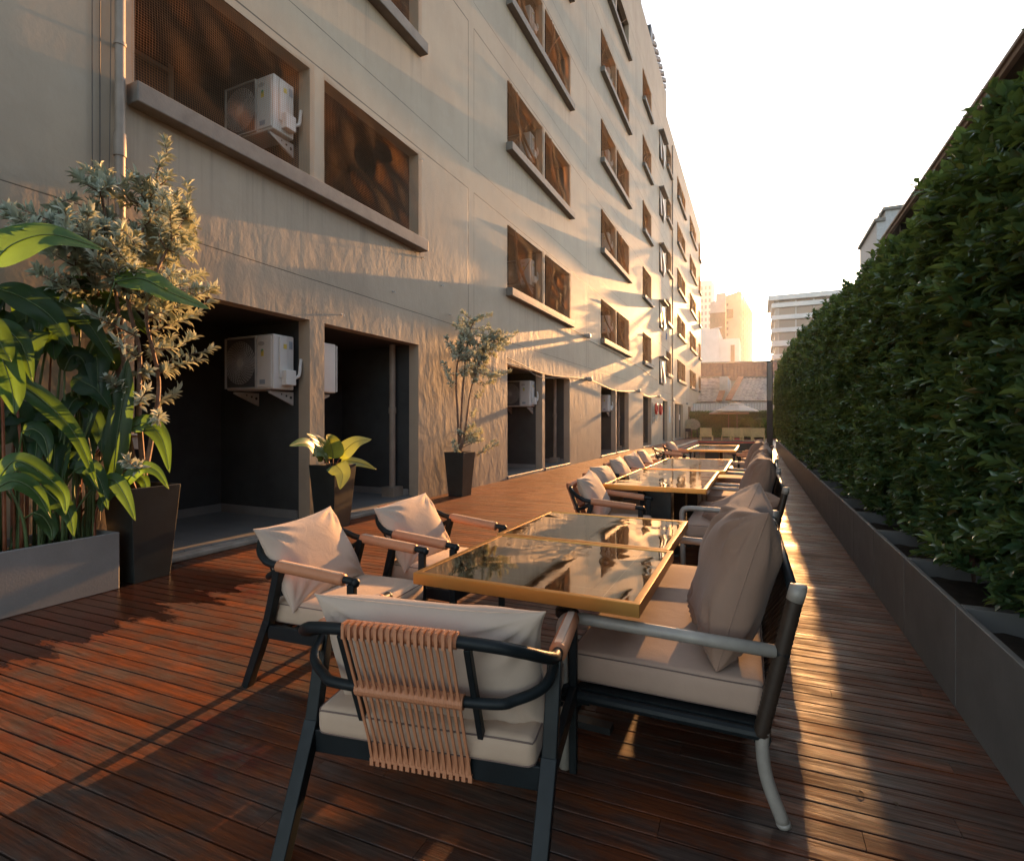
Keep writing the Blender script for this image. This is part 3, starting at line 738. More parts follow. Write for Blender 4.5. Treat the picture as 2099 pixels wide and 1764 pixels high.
# ================================================================== FURNITURE
def cat_(pts,n=8): return spline(pts,n)
def stitched_arm(a,b,r,par):
    """leather-wrapped arm: ridged tube with a row of pale stitches on top"""
    a,b=Vector(a),Vector(b); n=46
    k=MB(); k.tube([a.lerp(b,i/n) for i in range(n+1)],[r*(1+(.025 if i%2 else -.02)) for i in range(n+1)],14)
    o=k.build('armrest',MAT['rope'],par,smooth=True)
    s=MB(); d=(b-a).normalized(); side=d.cross(Vector((0,0,1))).normalized(); up=side.cross(d)
    for i in range(2,n-1):
        p=a.lerp(b,i/n)
        for sg in (-1,1):
            q=p+up*(r*.97)+side*(sg*.006)
            s.beam(q-side*.007-d*.002*sg,q+side*.007+d*.002*sg,.0035,.004,up)
    s.build('stitching',MAT['stitch'],o)
    return o
def make_armchair(w=.68, rear=.36, ct=.118):
    t=empty('armchair',(0,0,0),0,'chair','armchair','charcoal rope-back armchairs around the tables')
    h=w/2; F=MAT['frame']
    arm_f=(h,.30,.628); arm_r=(h+.012,-.13,.662)
    for s in (-1,1):
        stitched_arm((s*arm_f[0],arm_f[1]-.03,arm_f[2]),(s*arm_r[0],arm_r[1],arm_r[2]),.0295,t)
    # upper rail
    pts=[(h,.335,.612),(h,.30,.628),(h+.012,-.13,.662),(h+.005,-.235,.690),(h-.05,-.315,.732),(h-.14,-.365,.762),(.0,-.385,.778)]
    full=[Vector(p) for p in pts]+[Vector((-p[0],p[1],p[2])) for p in reversed(pts[:-1])]
    k=MB(); k.tube(cat_(full,7),.0185,12); k.build('top_rail',F,t,smooth=True)
    pts=[(h+.008,-.125,.645),(h-.012,-.215,.595),(h-.09,-.275,.570),(h-.16,-.305,.565),(0,-.318,.565)]
    full=[Vector(p) for p in pts]+[Vector((-p[0],p[1],p[2])) for p in reversed(pts[:-1])]
    k=MB(); k.tube(cat_(full,7),.0165,12); k.build('lower_rail',F,t,smooth=True)
    for s in (-1,1):
        k=MB(); x=s*(h+.004)
        k.beam((x,-.125,.660),(s*h,-.205,.36),.046,.040,(0,1,0)); k.beam((s*h,-.203,.37),(s*(h-.01),-rear,0),.050,.042,(0,1,0))
        k.build('rear_leg',F,t,bevel=.004)
        k=MB(); k.beam((s*h,.315,.61),(s*h,.315,.0),.030,.042,(0,1,0)); k.sphere((s*h,.335,.622),.023,10,6); k.build('front_leg',F,t,bevel=.004)
        k=MB(); k.beam((s*.205,-.365,.75),(s*.205,-.20,.335),.020,.026,(0,1,0)); k.build('back_stile',F,t,bevel=.003)
    k=MB(); z=.315
    k.beam((-h+.016,.315,z),(h-.016,.315,z),.030,.065,(0,0,1)); k.beam((-h+.016,-.215,z),(h-.016,-.215,z),.030,.075,(0,0,1))
    for s in (-1,1): k.beam((s*(h-.001),.30,z),(s*(h-.001),-.20,z),.028,.070,(0,0,1))
    for i in range(6): k.beam((-h+.02,-.14+i*.08,z+.02),(h-.02,-.14+i*.08,z+.02),.03,.008,(0,0,1))
    k.build('seat_frame',F,t,bevel=.004)
    # rope back
    k=MB(); n=17; x0=.178
    top=Vector((0,-.430,.785)); mid=Vector((0,-.318,.565)); bot=Vector((0,-.215,.315))
    m=90
    k.tube([(-x0+2*x0*i/m,-.383+ (.012*((2*i/m-1)**2)),.777-(.006*((2*i/m-1)**2))) for i in range(m+1)],[.0255*(1+(.03 if i%2 else -.03)) for i in range(m+1)],14)
    k.tube([(-x0+2*x0*i/m,-.318,.566) for i in range(m+1)],[.0225*(1+(.03 if i%2 else -.03)) for i in range(m+1)],12)
    r=random.Random(5)
    for i in range(n):
        x=-x0+.008+(2*x0-.016)*i/(n-1); dx=r.uniform(-.002,.002)
        k.beam((x,-.411,.769),(x+dx,-.345,.60),.0088,.0045,(0,1,.5)); k.beam((x+dx,-.345,.60),(x+dx,-.262,.375),.0088,.0045,(0,1,.5)); k.beam((x+dx,-.262,.377),(x,-.238,.29),.0088,.0045,(0,1,.3))
        xs=x+(2*x0-.016)/(n-1)*(.5 if i<n-1 else -.5)
        k.beam((x,-.234,.40),(xs,-.240,.29),.0105,.0045,(0,1,.3))
        k.box((x,-.395,.799),(.0095,.034,.006)); k.box((x,-.4115,.776),(.0095,.006,.04))
        k.box((x,-.240,.288),(.013,.008,.024)); k.box((x,-.216,.2785),(.0135,.046,.009))
    k.build('rope_back',MAT['rope'],t,bevel=0)
    roundbox('seat_cushion',(w-.075,.60,ct),(0,.055,.342+ct/2),.03,MAT['seat'],t,.012)
    return t
def roundbox(name,size,c,r,mat,par=None,puff=.01,n=14,seam=True,seed=0):
    sx,sy,sz=[v/2 for v in size]; k=MB()
    vs={}
    def pt(a,b,cc):
        p=Vector((a*sx,b*sy,cc*sz)); q=Vector((max(-sx+r,min(sx-r,p.x)),max(-sy+r,min(sy-r,p.y)),max(-sz+r,min(sz-r,p.z))))
        d=p-q
        if d.length>1e-6: p=q+d.normalized()*r
        e=(1-a*a)*(1-b*b); p.z+=puff*e*(1 if cc>0 else -.2)*abs(cc)
        p.x+=a*puff*.6*(1-b*b)*(1-cc*cc); p.y+=b*puff*.6*(1-a*a)*(1-cc*cc)
        nz=noise.noise(Vector((p.x*4+seed,p.y*4,p.z*4)))*.004; 
        return p+Vector((0,0,nz))+Vector(c)
    def dens(n,s):   # samples crowded at the edges
        e=min(.49,r/(2*s)); 
        return [-1,-1+e*.6,-1+1.2*e,-1+2*e]+[-1+2*e+(2-4*e)*i/(n-1) for i in range(1,n-1)]+[1-2*e,1-1.2*e,1-e*.6,1]
    ax=[dens(n,sx),dens(n,sy),dens(5,sz)]
    for (u,v,w_) in ((0,1,2),(1,2,0),(2,0,1)):
        for s in (-1,1):
            U,V=ax[u],ax[v]
            P=[]
            for b in V:
                for a in U:
                    q=[0,0,0]; q[u]=a; q[v]=b; q[w_]=s; P.append(pt(*q))
            nu=len(U); f=[]
            for j in range(len(V)-1):
                for i in range(nu-1):
                    q=(j*nu+i,j*nu+i+1,(j+1)*nu+i+1,(j+1)*nu+i)
                    f.append(q if s>0 else q[::-1])
            k.add(P,f)
    me=k.mesh(name,[mat],True)
    b=bmesh.new(); b.from_mesh(me); bmesh.ops.remove_doubles(b,verts=b.verts,dist=1e-5); b.to_mesh(me); b.free()
    o=link(name,me,par)
    if seam:
        s=MB(); q=MB()
        for zz in (sz-r*.28,-sz+r*.28):
            P=[]; m=40
            for i in range(m*4):
                e=i//m; t=(i%m)/m*2-1
                a,b=[(t,-1),(1,t),(-t,1),(-1,-t)][e]
                p=pt(a,b,zz/sz); P.append(p+Vector((a*.0012,b*.0012,0)))
            P.append(P[0]); s.tube(P,.0028,5,cap=False)
        s.build('piping',mat if False else MAT['seam'],o,smooth=True)
    return o
def pillow_mesh(name,w,h,t,seed,mat,pinch=.10,full=.55,n=40,ears=.05,wr=.012):
    r=random.Random(seed); k=MB(); ph=[r.uniform(0,6) for _ in range(8)]
    def surf(sg):
        def fn(u,v):
            a=2*u-1; b=2*v-1
            # tighter sampling at the rim
            a=math.sin(a*math.pi/2); b=math.sin(b*math.pi/2)
            ea=max(0,1-abs(a)**2.6); eb=max(0,1-abs(b)**2.6)
            th=(ea*eb)**full
            x=w/2*a*(1-pinch*(1-b*b)*(a*a)); z=h/2*b*(1-pinch*(1-a*a)*(b*b))
            cor=(abs(a)*abs(b))**6; x*=1+ears*cor; z*=1+ears*cor
            y=sg*t/2*th
            # wrinkles radiating from the corners and sides
            for q,(cx,cz) in enumerate(((-1,-1),(1,-1),(-1,1),(1,1))):
                d=math.hypot(a-cx,b-cz); an=math.atan2(b-cz,a-cx)
                y+=sg*wr*.9*math.sin(an*13+ph[q])*math.exp(-((d-.42)/.28)**2)*min(1,th*2.2)
            y+=wr*.8*math.sin(3.1*a+2.2*b+ph[4]+1.5*math.sin(2*b+ph[5]))*th
            y+=sg*wr*.6*math.sin(7*b+1.5*a+ph[6])*max(0,abs(a)-.3)*th
            z+=.005*math.sin(2.4*a+ph[7])*(.5+.5*b)
            return Vector((x,y,z))
        return fn
    k.grid(surf(-1),n,n); m=len(k.v); 
    g2=MB(); g2.grid(surf(1),n,n)
    k.add(g2.v,[tuple(reversed(f)) for f in g2.f])
    me=k.mesh(name,[mat],True)
    b=bmesh.new(); b.from_mesh(me); bmesh.ops.remove_doubles(b,verts=b.verts,dist=2e-4); b.to_mesh(me); b.free()
    # seam
    s=MB(); f=surf(1); P=[f(i/60,0) for i in range(60)]+[f(1,i/60) for i in range(60)]+[f(1-i/60,1) for i in range(60)]+[f(0,1-i/60) for i in range(61)]
    s.tube(P,.0026,5,cap=False)
    return me,s.mesh('piping',[mat],True)
def pillow(mesh,loc,rot,label,group,scale=1):
    o=link('pillow',mesh[0]); o.location=loc
    o.rotation_mode='XYZ'; o.rotation_euler=rot; o.scale=(scale,)*3
    tag(o,label,'pillow',group)
    p=link('piping',mesh[1],o); return o
def make_bench(L=1.66):
    t=empty('bench',(0,0,0),0,'bench','bench','wicker-backed benches along the planter side')
    A,W=MAT['alu'],MAT['wicker']
    h=L/2
    for s in (-1,1):
        k=MB(); x=s*h
        k.tube(cat_([(x,-.365,.60),(x,.30,.612)],2)+cat_([(x,.36,.610),(x,.40,.60),(x,.418,.565),(x,.418,.50)],5)+[Vector((x,.412,.25)),Vector((x,.405,0))],.0235,14)
        arm=k.build('armrest',A,t,smooth=True)
        k=MB(); k.tube([(x,-.366,.60),(x,-.395,.60)],.026,12); k.sphere((x,-.397,.60),.022,10,6,(1,.5,1)); k.build('end_cap',MAT['black'],arm,smooth=True)
        # rear post: wicker-wrapped above, bare curved aluminium leg below
        k=MB(); P=[Vector((x,-.315,.30)).lerp(Vector((x,-.425,.80)),i/60) for i in range(61)]
        k.tube(P,[.0265*(1+(.04 if i%2 else -.04)) for i in range(61)],12); k.build('back_post',W,t,smooth=True)
        k=MB(); k.tube([(x,-.421,.785),(x,-.434,.835)],[.028,.028],14); k.sphere((x,-.434,.835),.028,12,6,(1,1,.35)); k.build('post_cap',A,t,smooth=True)
        k=MB(); k.tube(cat_([(x,-.325,.34),(x,-.32,.26),(x,-.335,.15),(x,-.385,.012)],8),.0225,14); k.tube([(x,-.385,.014),(x,-.388,0)],.024,14); k.build('rear_leg',A,t,smooth=True)
    k=MB()
    for y,z in ((.36,.285),(-.32,.285)):
        k.tube([(-h,y,z),(h,y,z)],.03,10)
    for s in (-1,1): k.tube([(s*h,.36,.30),(s*h,-.32,.30)],.022,10); k.tube([(s*h,.30,.29),(s*h,.41,.29)],.02,8)
    k.bx(-h+.02,h-.02,-.31,.35,.305,.325)
    k.build('seat_frame',MAT['frame'],t,smooth=False)
    k=MB(); k.tube([(-h,-.424,.79),(h,-.424,.79)],.019,10); k.build('top_rail',MAT['frame'],t,smooth=True)
    # woven back: horizontal strands passing over and under upright strands
    P0=Vector((0,-.322,.33)); P1=Vector((0,-.424,.785)); d=(P1-P0); N=Vector((0,1,.22)).normalized()
    rows=30; cols=int(L/.028); V=[];loops=[];n=0
    k=MB()
    for j in range(rows):
        c=P0+d*((j+.5)/rows); hw=d/rows*.36
        vs=[];m=cols*3
        for i in range(m+1):
            x=-h+.03+(L-.06)*i/m
            o=N*(.0035*math.sin(math.pi*(i/3+j)))
            vs+= [c-hw+o+Vector((x,0,0)),c+hw+o+Vector((x,0,0))]
        k.add(vs,[(2*i,2*i+2,2*i+3,2*i+1) for i in range(m)])
    for i in range(cols+1):
        x=-h+.03+(L-.06)*(i)/cols
        vs=[];m=rows*2
        for q in range(m+1):
            c=P0+d*(q/m); o=N*(.0035*math.sin(math.pi*(q/2+i+.5)))
            vs+=[c+o+Vector((x-.0045,0,0)),c+o+Vector((x+.0045,0,0))]
        k.add(vs,[(2*q,2*q+1,2*q+3,2*q+2) for q in range(m)])
    k.build('woven_back',W,t)
    roundbox('seat_cushion',(L-.085,.735,.13),(0,.035,.395),.032,MAT['bench_seat'],t,.010)
    return t
def make_table(w,l,posts,knob=False):
    t=empty('table',(0,0,0),0,'table','table','brass-edged mirror-top tables')
    k=MB(); e=.028; z0,z1=.692,.742
    k.bx(-w/2,w/2,-l/2,-l/2+e,z0,z1); k.bx(-w/2,w/2,l/2-e,l/2,z0,z1); k.bx(-w/2,-w/2+e,-l/2+e,l/2-e,z0,z1); k.bx(w/2-e,w/2,-l/2+e,l/2-e,z0,z1)
    k.build('brass_edge',MAT['brass'],t,bevel=.0015,seg=1)
    k=MB(); k.bx(-w/2+e,w/2-e,-l/2+e,l/2-e,.70,.7385); k.build('mirror_top',MAT['mirror'],t)
    for (x,y) in posts:
        if knob:
            k=MB(); k.tube([(x,y,.03),(x,y,.69)],.028,14)
            k.lathe([(.03,.50),(.047,.515),(.047,.545),(.036,.555),(.036,.60),(.05,.61),(.03,.635)],(x,y,-.02),16); k.build('post',MAT['black'],t,smooth=False)
            k=MB(); k.bx(x-.22,x+.22,y-.03,y+.03,0,.03); k.bx(x-.03,x+.03,y-.22,y-.03,0,.03); k.bx(x-.03,x+.03,y+.03,y+.22,0,.03); k.build('base',MAT['black'],t)
        else:
            k=MB(); k.bx(x-.15,x+.15,y-.10,y+.10,.02,.69); k.build('pedestal',MAT['pot'],t,bevel=.008)
            k=MB(); k.bx(x-.24,x+.24,y-.2,y+.2,0,.022); k.build('base',MAT['pot'],t,bevel=.006)
    return t
# ---- tables
t1=make_table(.98,.875,[(0.06,-.0)],True); t1.location=(-.872,2.375,0); t1['label']='nearest square table with rippled mirror top and brass edge'
copy_tree(t1,(-.90,3.262,0),0,'second square mirror-top table, butted against the nearest one')
t3=make_table(1.04,2.05,[(.0,-.62),(0,.62)]); t3.location=(-.965,6.54,0); t3['label']='long brass-edged table on dark pedestals, first beyond the pair of square ones'
copy_tree(t3,(-.92,8.85,0),0,'long brass-edged table in the middle of the row',scale=(1.05,1.15,1))
copy_tree(t3,(-.97,14.7,0),0,'farthest brass-edged table, just before the pool',scale=(1.04,1.4,1))
# ---- armchairs
GP='charcoal rope-back armchairs around the tables'
fc=make_armchair(.83,.40,.098); fc.location=(-1.02,1.665,0); fc.rotation_euler=(0,0,R(10)); fc['label']='nearest armchair, its tan rope back turned to the camera'
lc=make_armchair(.67,.36); lc.location=(-2.12,2.34,0); lc.rotation_euler=(0,0,R(-86)); lc['label']='armchair at the left of the nearest table, tilted pillow against its back'
CH=[((-2.02,3.20),-91,'armchair at the left of the second square table, behind the first left chair'),
    ((-1.28,5.14),-86,'armchair before the near left corner of the first long table'),
    ((-1.42,6.15),-92,'armchair on the left side of the first long table, behind another one'),
    ((-1.58,7.65),-90,'armchair on the left where the two long tables meet'),
    ((-1.62,8.75),-95,'armchair on the left of the middle long table'),
    ((-1.66,9.9),-88,'armchair at the far left end of the middle long table'),
    ((-1.85,13.0),-80,'armchair at the near left corner of the farthest table, its back to the facade'),
    ((-1.80,14.4),-93,'armchair at the left middle of the farthest table'),
    ((-.10,13.2),100,'armchair at the right side of the farthest table, nearer one'),
    ((-.02,15.0),85,'armchair at the right side of the farthest table, farther one')]
chairs=[lc]
for (xy,a,lb) in CH: chairs.append(copy_tree(lc,(xy[0],xy[1],0),R(a),lb,GP))
# ---- benches
bn=make_bench(); bn.location=(-.315,2.895,0); bn.rotation_euler=(0,0,R(91)); bn['label']='nearest wicker-backed bench with grey tube arms and plump taupe pillows'
BN=[((-.20,5.93),90,'second bench, wicker back to the hedge, right of the first long table'),((-.17,8.0),89,'third bench from the camera, right of the middle table'),((-.22,10.35),90,'farthest bench on the planter side, past the middle table')]
for (xy,a,lb) in BN: copy_tree(bn,(xy[0],xy[1],0),R(a),lb)
# ---- pillows
pA=[pillow_mesh('pillow',.60,.46,.17,s,MAT['beige'],pinch=.03,full=.45,ears=.03,wr=.009) for s in (1,2,3)]
pW=pillow_mesh('pillow',.76,.44,.20,11,MAT['beige'],pinch=.035,full=.42,ears=.05,wr=.010)
pB=[pillow_mesh('pillow',.66,.60,.25,s,MAT['taupe'],pinch=.05,full=.36,ears=.035,wr=.018) for s in (21,22)]
G1='beige back pillows on the armchairs'; G2='taupe back pillows on the benches'
def on_chair(ch,mesh,label,off=(0,-.20,.655),tilt=24,roll=0,yaw=0,sc=1,grp=G1):
    m=Matrix.Rotation(ch.rotation_euler.z,4,'Z'); p=Vector(ch.location)+(m@Vector(off))
    M4=Matrix.Rotation(ch.rotation_euler.z+R(yaw),4,'Z')@Matrix.Rotation(R(tilt),4,'X')@Matrix.Rotation(R(roll),4,'Y')
    return pillow(mesh,p,M4.to_euler('XYZ'),label,grp,sc)
on_chair(fc,pW,'wide beige pillow on the nearest armchair, seen over its rope back',(.015,-.155,.604),20,-1.5)
on_chair(chairs[0],pA[0],'beige pillow slumped askew on the left chair of the nearest table, half in sun',(.035,-.175,.645),30,3)
on_chair(chairs[1],pA[1],'beige pillow on the armchair left of the second square table',(.04,-.18,.635),30,3)
lbs=('beige pillow on the armchair before the first long table','beige pillow on the second left armchair of the first long table','beige pillow on the left chair where the long tables meet','pale pillow on the left chair of the middle long table','pale pillow on the left chair at the far end of the middle table','x','taupe pillow on the left armchair of the farthest table','taupe pillow on the nearer right-hand armchair of the farthest table','taupe pillow on the farther right-hand armchair of the farthest table')
for i,c in enumerate(chairs[2:]):
    if i==5: continue
    if i>=len(lbs) or lbs[i]=='x': continue
    on_chair(c,pA[i%3],lbs[i],(.01*(i%3-1),-.17,.67),28,(4,-3,2,5,-2)[i%5])
def on_bench(b,mesh,label,x,y=-.21,z=.76,tilt=16,roll=0,yaw=0,sc=1): return on_chair(b,mesh,label,(x,y,z),tilt,roll,yaw,sc,G2)
bs=[o for o in COL.objects if o.get('category')=='bench']
on_bench(bs[0],pB[0],'big taupe pillow at the near end of the nearest bench',-.40,-.215,.745,17,3,6)
on_bench(bs[0],pB[1],'big taupe pillow behind the front one on the nearest bench',-.02,-.20,.755,20,-5,-4)
on_bench(bs[1],pB[0],'taupe pillow toppled low over the near end of the second bench',-.56,-.06,.585,66,6,12,.95)
on_bench(bs[1],pB[0],'upright taupe pillow in the middle of the second bench',.10,-.21,.76,15,-4,5)
on_bench(bs[1],pB[1],'taupe pillow at the far end of the second bench',.55,-.19,.73,20,8,0)
on_bench(bs[2],pB[1],'upright taupe pillow on the near half of the third bench',-.40,-.2,.75,18,4,0)
on_bench(bs[2],pB[0],'taupe pillow on the far half of the third bench',.35,-.2,.75,18,-6,0)
on_bench(bs[3],pB[1],'taupe pillow on the near half of the farthest bench',-.4,-.2,.75,18,4,0)
on_bench(bs[3],pB[0],'taupe pillow on the far half of the farthest bench',.4,-.2,.75,18,-6,0)
# ================================================================== HEDGE ROW IN PLANTERS
def planter_box():
    t=empty('planter_box',(0,0,0),0,'steel planter','planter','steel planters in a row under the hedge')
    k=MB(); W,L,H,e=.56,.992,.505,.028
    k.bx(-W/2,-W/2+e,-L/2,L/2,0,H); k.bx(W/2-e,W/2,-L/2,L/2,0,H); k.bx(-W/2+e,W/2-e,-L/2,-L/2+e,0,H); k.bx(-W/2+e,W/2-e,L/2-e,L/2,0,H)
    k.build('box',MAT['planter_dark'],t,bevel=.004)
    k=MB(); k.grid(lambda u,v:(-W/2+e+(W-2*e)*u,-L/2+e+(L-2*e)*v,.40+.02*noise.noise(Vector((u*5,v*5,1)))),8,10); k.build('soil',MAT['soil'],t,smooth=True)
    return t
def shrub_mesh(seed,ncl,ll,top=3.42,per=8,deep=.16):
    global rng
    rng=np.random.default_rng(seed)
    n=ncl
    y=rng.uniform(-.53,.53,n); z=.52+(top-.52)*rng.uniform(0,1,n)**.93
    keep=rng.uniform(0,1,n)<np.clip((z-.50)/.5,.10,1); y,z=y[keep],z[keep]; n=len(y)
    face=np.array([.13*noise.noise(Vector((seed*3.1,b*2.2,c*1.9)))+.09*noise.noise(Vector((seed,b*5,c*5))) for b,c in zip(y,z)])
    t=rng.exponential(deep,n); t=np.minimum(t,.55); stray=rng.uniform(0,1,n)<.035; t[stray]-=rng.uniform(.03,.11,stray.sum())
    tp=np.array([.16*noise.noise(Vector((seed*1.7,b*2.5,.3))) for b in y])
    x=-.06+face-.05*np.clip((z-.6)/1.6,0,1)+.05*np.clip((1.35-z)/.8,0,1)+t+np.clip(z-(top-.35),0,1)*.15*rng.uniform(0,1,n)
    z=np.where(z>top-.25,z+tp,z)
    # whole-crown round-over at the top
    C=np.stack([x,y,z],1)
    tw=np.stack([-rng.uniform(.25,1.1,n),rng.normal(0,.5,n),rng.uniform(-.1,1.0,n)],1)
    topm=z>top-.3; tw[topm]+=np.array([.4,0,1.1]); tw/=np.linalg.norm(tw,axis=1,keepdims=True)
    m=n*per; idx=np.repeat(np.arange(n),per); q=np.tile(np.arange(per),n)
    a=q*2.4+rng.uniform(0,.6,m)
    T=tw[idx]; ref=np.tile(np.array([[0,.3,1.]]),(m,1)); s1=np.cross(T,ref); s1/=np.linalg.norm(s1,axis=1,keepdims=True); s2=np.cross(s1,T)
    spread=np.clip(.35+.10*(per-q),.3,1.3)[:,None]*rng.uniform(.75,1.2,(m,1))
    rad=s1*np.cos(a)[:,None]+s2*np.sin(a)[:,None]
    D=T+rad*spread+rng.normal(0,.12,(m,3))
    N=T*1.0-rad*.35+np.array([-.15,0,.45])+rng.normal(0,.25,(m,3))
    P=C[idx]+T*(q*ll*.16)[:,None]+rad*.004
    L=ll*rng.uniform(.65,1.15,m)
    rnd=np.clip(rng.normal(.38,.2,n)[idx]+rng.normal(0,.1,m)+np.where(q>per-3,.14,0),0,1)
    rnd=np.minimum(rnd,.93); rnd[rng.uniform(0,1,m)<.018]=1.0
    o=leaves('foliage',P,D,N,L,L*.54,MAT['hedge'],rnd,1.0)
    me=o.data; bpy.data.objects.remove(o)
    k=MB(); r=random.Random(seed)
    for i in range(7):
        yy=-.45+.15*i+r.uniform(-.05,.05); xx=r.uniform(.08,.28)
        k.tube(spline([(xx,yy,.38),(xx+r.uniform(-.05,.05),yy+r.uniform(-.08,.08),1.3),(xx+r.uniform(-.08,.08),yy+r.uniform(-.12,.12),2.3),(xx,yy,3.0)],5),[.018-.0008*j for j in range(16)],6)
    for i in range(60):
        zz=r.uniform(.6,3.2); yy=r.uniform(-.45,.45)
        k.tube(spline([(.22,yy,zz),(.10,yy+r.uniform(-.1,.1),zz+.12),(-.02,yy+r.uniform(-.2,.2),zz+.2)],3),.004,4)
    return me,k.mesh('stem',MAT['bark'])
near=[shrub_mesh(s,2200,.076) for s in (3,8,15)]
far=[shrub_mesh(s,1500,.082,3.5,7,.15) for s in (23,31)]
PX0=1.165
pb=planter_box(); firstp=True; firsts=None
for i in range(32):
    y0=.27+(i-3)*1.0+.5
    if i<2: continue
    lb='dark steel planter, one of the row along the boards under the hedge'
    if i==5: lb='dark steel planter nearest to the right edge of the picture'
    if firstp: pb.location=(PX0,y0,0); pb['label']=lb; firstp=False
    else: copy_tree(pb,(PX0,y0,0),0,lb)
    ms=near[i%3] if i<11 else far[i%2]
    r=random.Random(i+40)
    sh=empty('hedge_shrub',(PX0-.02-.13*float(np.interp(y0,[4,13],[0,1])),y0,0),0,'dense glossy green hedge shrub, one of the row growing from the steel planters' if i!=5 else 'nearest glossy hedge shrub, at the right edge of the picture','hedge','hedge shrubs in the row of planters')
    f=link('foliage',ms[0],sh); f.scale=(r.uniform(.92,1.1),1.02*(1 if r.random()<.5 else -1),r.uniform(.97,1.03)*float(np.interp(y0,[0,3,5,8,16,26],[.90,.865,.825,.885,.99,1.07])))
    s_=link('stem',ms[1],sh); s_.scale=(1,1,f.scale.z*.93); s_.location.x=.13*float(np.interp(y0,[4,13],[0,1]))
# ================================================================== LEFT PLANTS
def tapered_pot(label,plant=None):
    t=empty('tall_planter',(0,0,0),0,label,'planter','tall tapered black planters by the wall')
    k=MB(); H=.83; a,b=.155,.215
    def ring(h,z): return [(-h,-h,z),(h,-h,z),(h,h,z),(-h,h,z)]
    k.add(ring(a,0)+ring(b,H)+ring(b-.022,H)+ring(a+.03,H-.12),[(3,2,1,0)]+[(i,(i+1)%4,4+(i+1)%4,4+i) for i in range(4)]+[(4+i,4+(i+1)%4,8+(i+1)%4,8+i) for i in range(4)]+[(8+i,8+(i+1)%4,12+(i+1)%4,12+i) for i in range(4)])
    k.build('pot',MAT['pot'],t,bevel=.005)
    k=MB(); h=b-.045; k.grid(lambda u,v:(-h+2*h*u,-h+2*h*v,H-.07+.015*noise.noise(Vector((u*6,v*6,2)))),8,8); k.build('soil',MAT['soil'],t)
    return t
P1=(-5.03,2.98,0); P2=(-5.16,5.5,0); P3=(-5.12,8.80,0)
tp=tapered_pot('tall tapered black planter holding the big silver shrub'); tp.location=P1
copy_tree(tp,P2,R(2),'tall tapered black planter holding the philodendron'); copy_tree(tp,P3,R(-3),'tall tapered black planter holding the slender silver tree',)
def silver_tree(label,base,stems,tips,leaf,nl,seed,spr=.05):
    """stems: list of 3-D polylines; tips: 3-D points fed from the nearest stem"""
    global rng; rng=np.random.default_rng(seed); r=random.Random(seed)
    t=empty('silver_tree',base,0,label,'tree')
    b=Vector(base); k=MB(); S=[]
    for st in stems:
        P=spline(st,8); n=len(P); k.tube([p-b for p in P],[.021*(1-.72*i/n)+.003 for i in range(n)],7); S+=P
    Pp=[];Dd=[];Nn=[];Rr=[];LL=[]
    for tip in tips:
        tip=Vector(tip)
        c=[p for p in S if p.z<tip.z+.1] or S
        a=min(c,key=lambda p:(p-tip).length+.55*max(0,.15-(tip.z-p.z)))
        d=tip-a; mid=a+d*.5+Vector((r.uniform(-.05,.05),r.uniform(-.05,.05),-.12*d.length*r.uniform(-.2,1)))
        W=spline([a,mid,tip],7); n=len(W)
        k.tube([p-b for p in W],[max(.0025,.008*(1-.75*i/n)) for i in range(n)],5)
        dl=d.length
        i0=int(n*max(.0,1-.42/max(dl,.2))) 
        for _ in range(nl):
            u=1-(r.random()**1.4)*(1-i0/n); f=u*(n-1); i=min(n-2,int(f)); p=W[i].lerp(W[i+1],f-i); td=(W[i+1]-W[i]).normalized()
            an=r.uniform(0,6.28); s1=td.cross(Vector((.2,.3,1))).normalized(); s2=s1.cross(td)
            rad=s1*math.cos(an)+s2*math.sin(an)
            dd=(td*(.35+1.3*max(0,(u-.75)*3))+rad*r.uniform(.6,1.1)+Vector((0,0,.22)))
            nn=td*.9-rad*.5+Vector((.25,0,.6))
            Pp.append(p-b+rad*.004);Dd.append(dd);Nn.append(nn+Vector((r.uniform(-.3,.3),r.uniform(-.3,.3),r.uniform(-.2,.2))));Rr.append(min(1,max(0,r.gauss(.5,.25))));LL.append(leaf*r.uniform(.6,1.15))
    autosmooth(k.build('branch',MAT['bark'],t))
    LL=np.array(LL)
    leaves('foliage',np.array(Pp),np.array(Dd),np.array(Nn),LL,LL*.36,MAT['silver'],np.array(Rr),.9,t)
    return t
r=random.Random(12)
def T(px,py,x): return at_x(px,py,x)
stems=[[(-5.03,2.98,.75),T(262,880,-5.0),T(255,760,-5.02),T(240,620,-5.05),T(225,500,-5.0),T(205,380,-4.95)],
       [(-5.05,3.02,.75),T(285,850,-4.95),T(285,720,-4.9),T(262,600,-4.9),T(290,480,-4.95),T(330,330,-4.98)],
       [(-4.98,2.94,.75),T(312,890,-4.92),T(325,780,-4.95),T(300,650,-4.85),T(320,560,-4.85),T(385,430,-4.9)],
       [(-5.08,2.95,.75),T(245,900,-5.1),T(240,700,-5.15),T(200,600,-5.1),T(150,500,-5.05),T(120,440,-5.05)]]
tips=[(338,290),(332,330),(345,360),(205,345),(182,352),(165,365),(385,378),(360,400),(20,430),(45,452),(285,375),(265,365),(400,470),(395,500),(420,560),(438,590),(430,620),(440,600),(410,640),(380,650),(432,715),(415,735),(398,690),(350,690),(320,700),(300,800),(340,760),(365,800),(325,850),(262,945),(270,960),(95,470),(130,430),(150,405),(75,560),(110,590),(175,640),(190,640),(210,650),(240,700),(250,800),(225,780),(300,760)]
ell=[(250,430,125,75,34),(300,520,120,70,34),(170,480,110,55,24),(350,600,80,45,16),(330,440,60,90,16),(200,560,120,45,14),(90,455,80,35,8)]
TT=[T(a,b,-4.92+r.uniform(-.22,.22)) for a,b in tips]
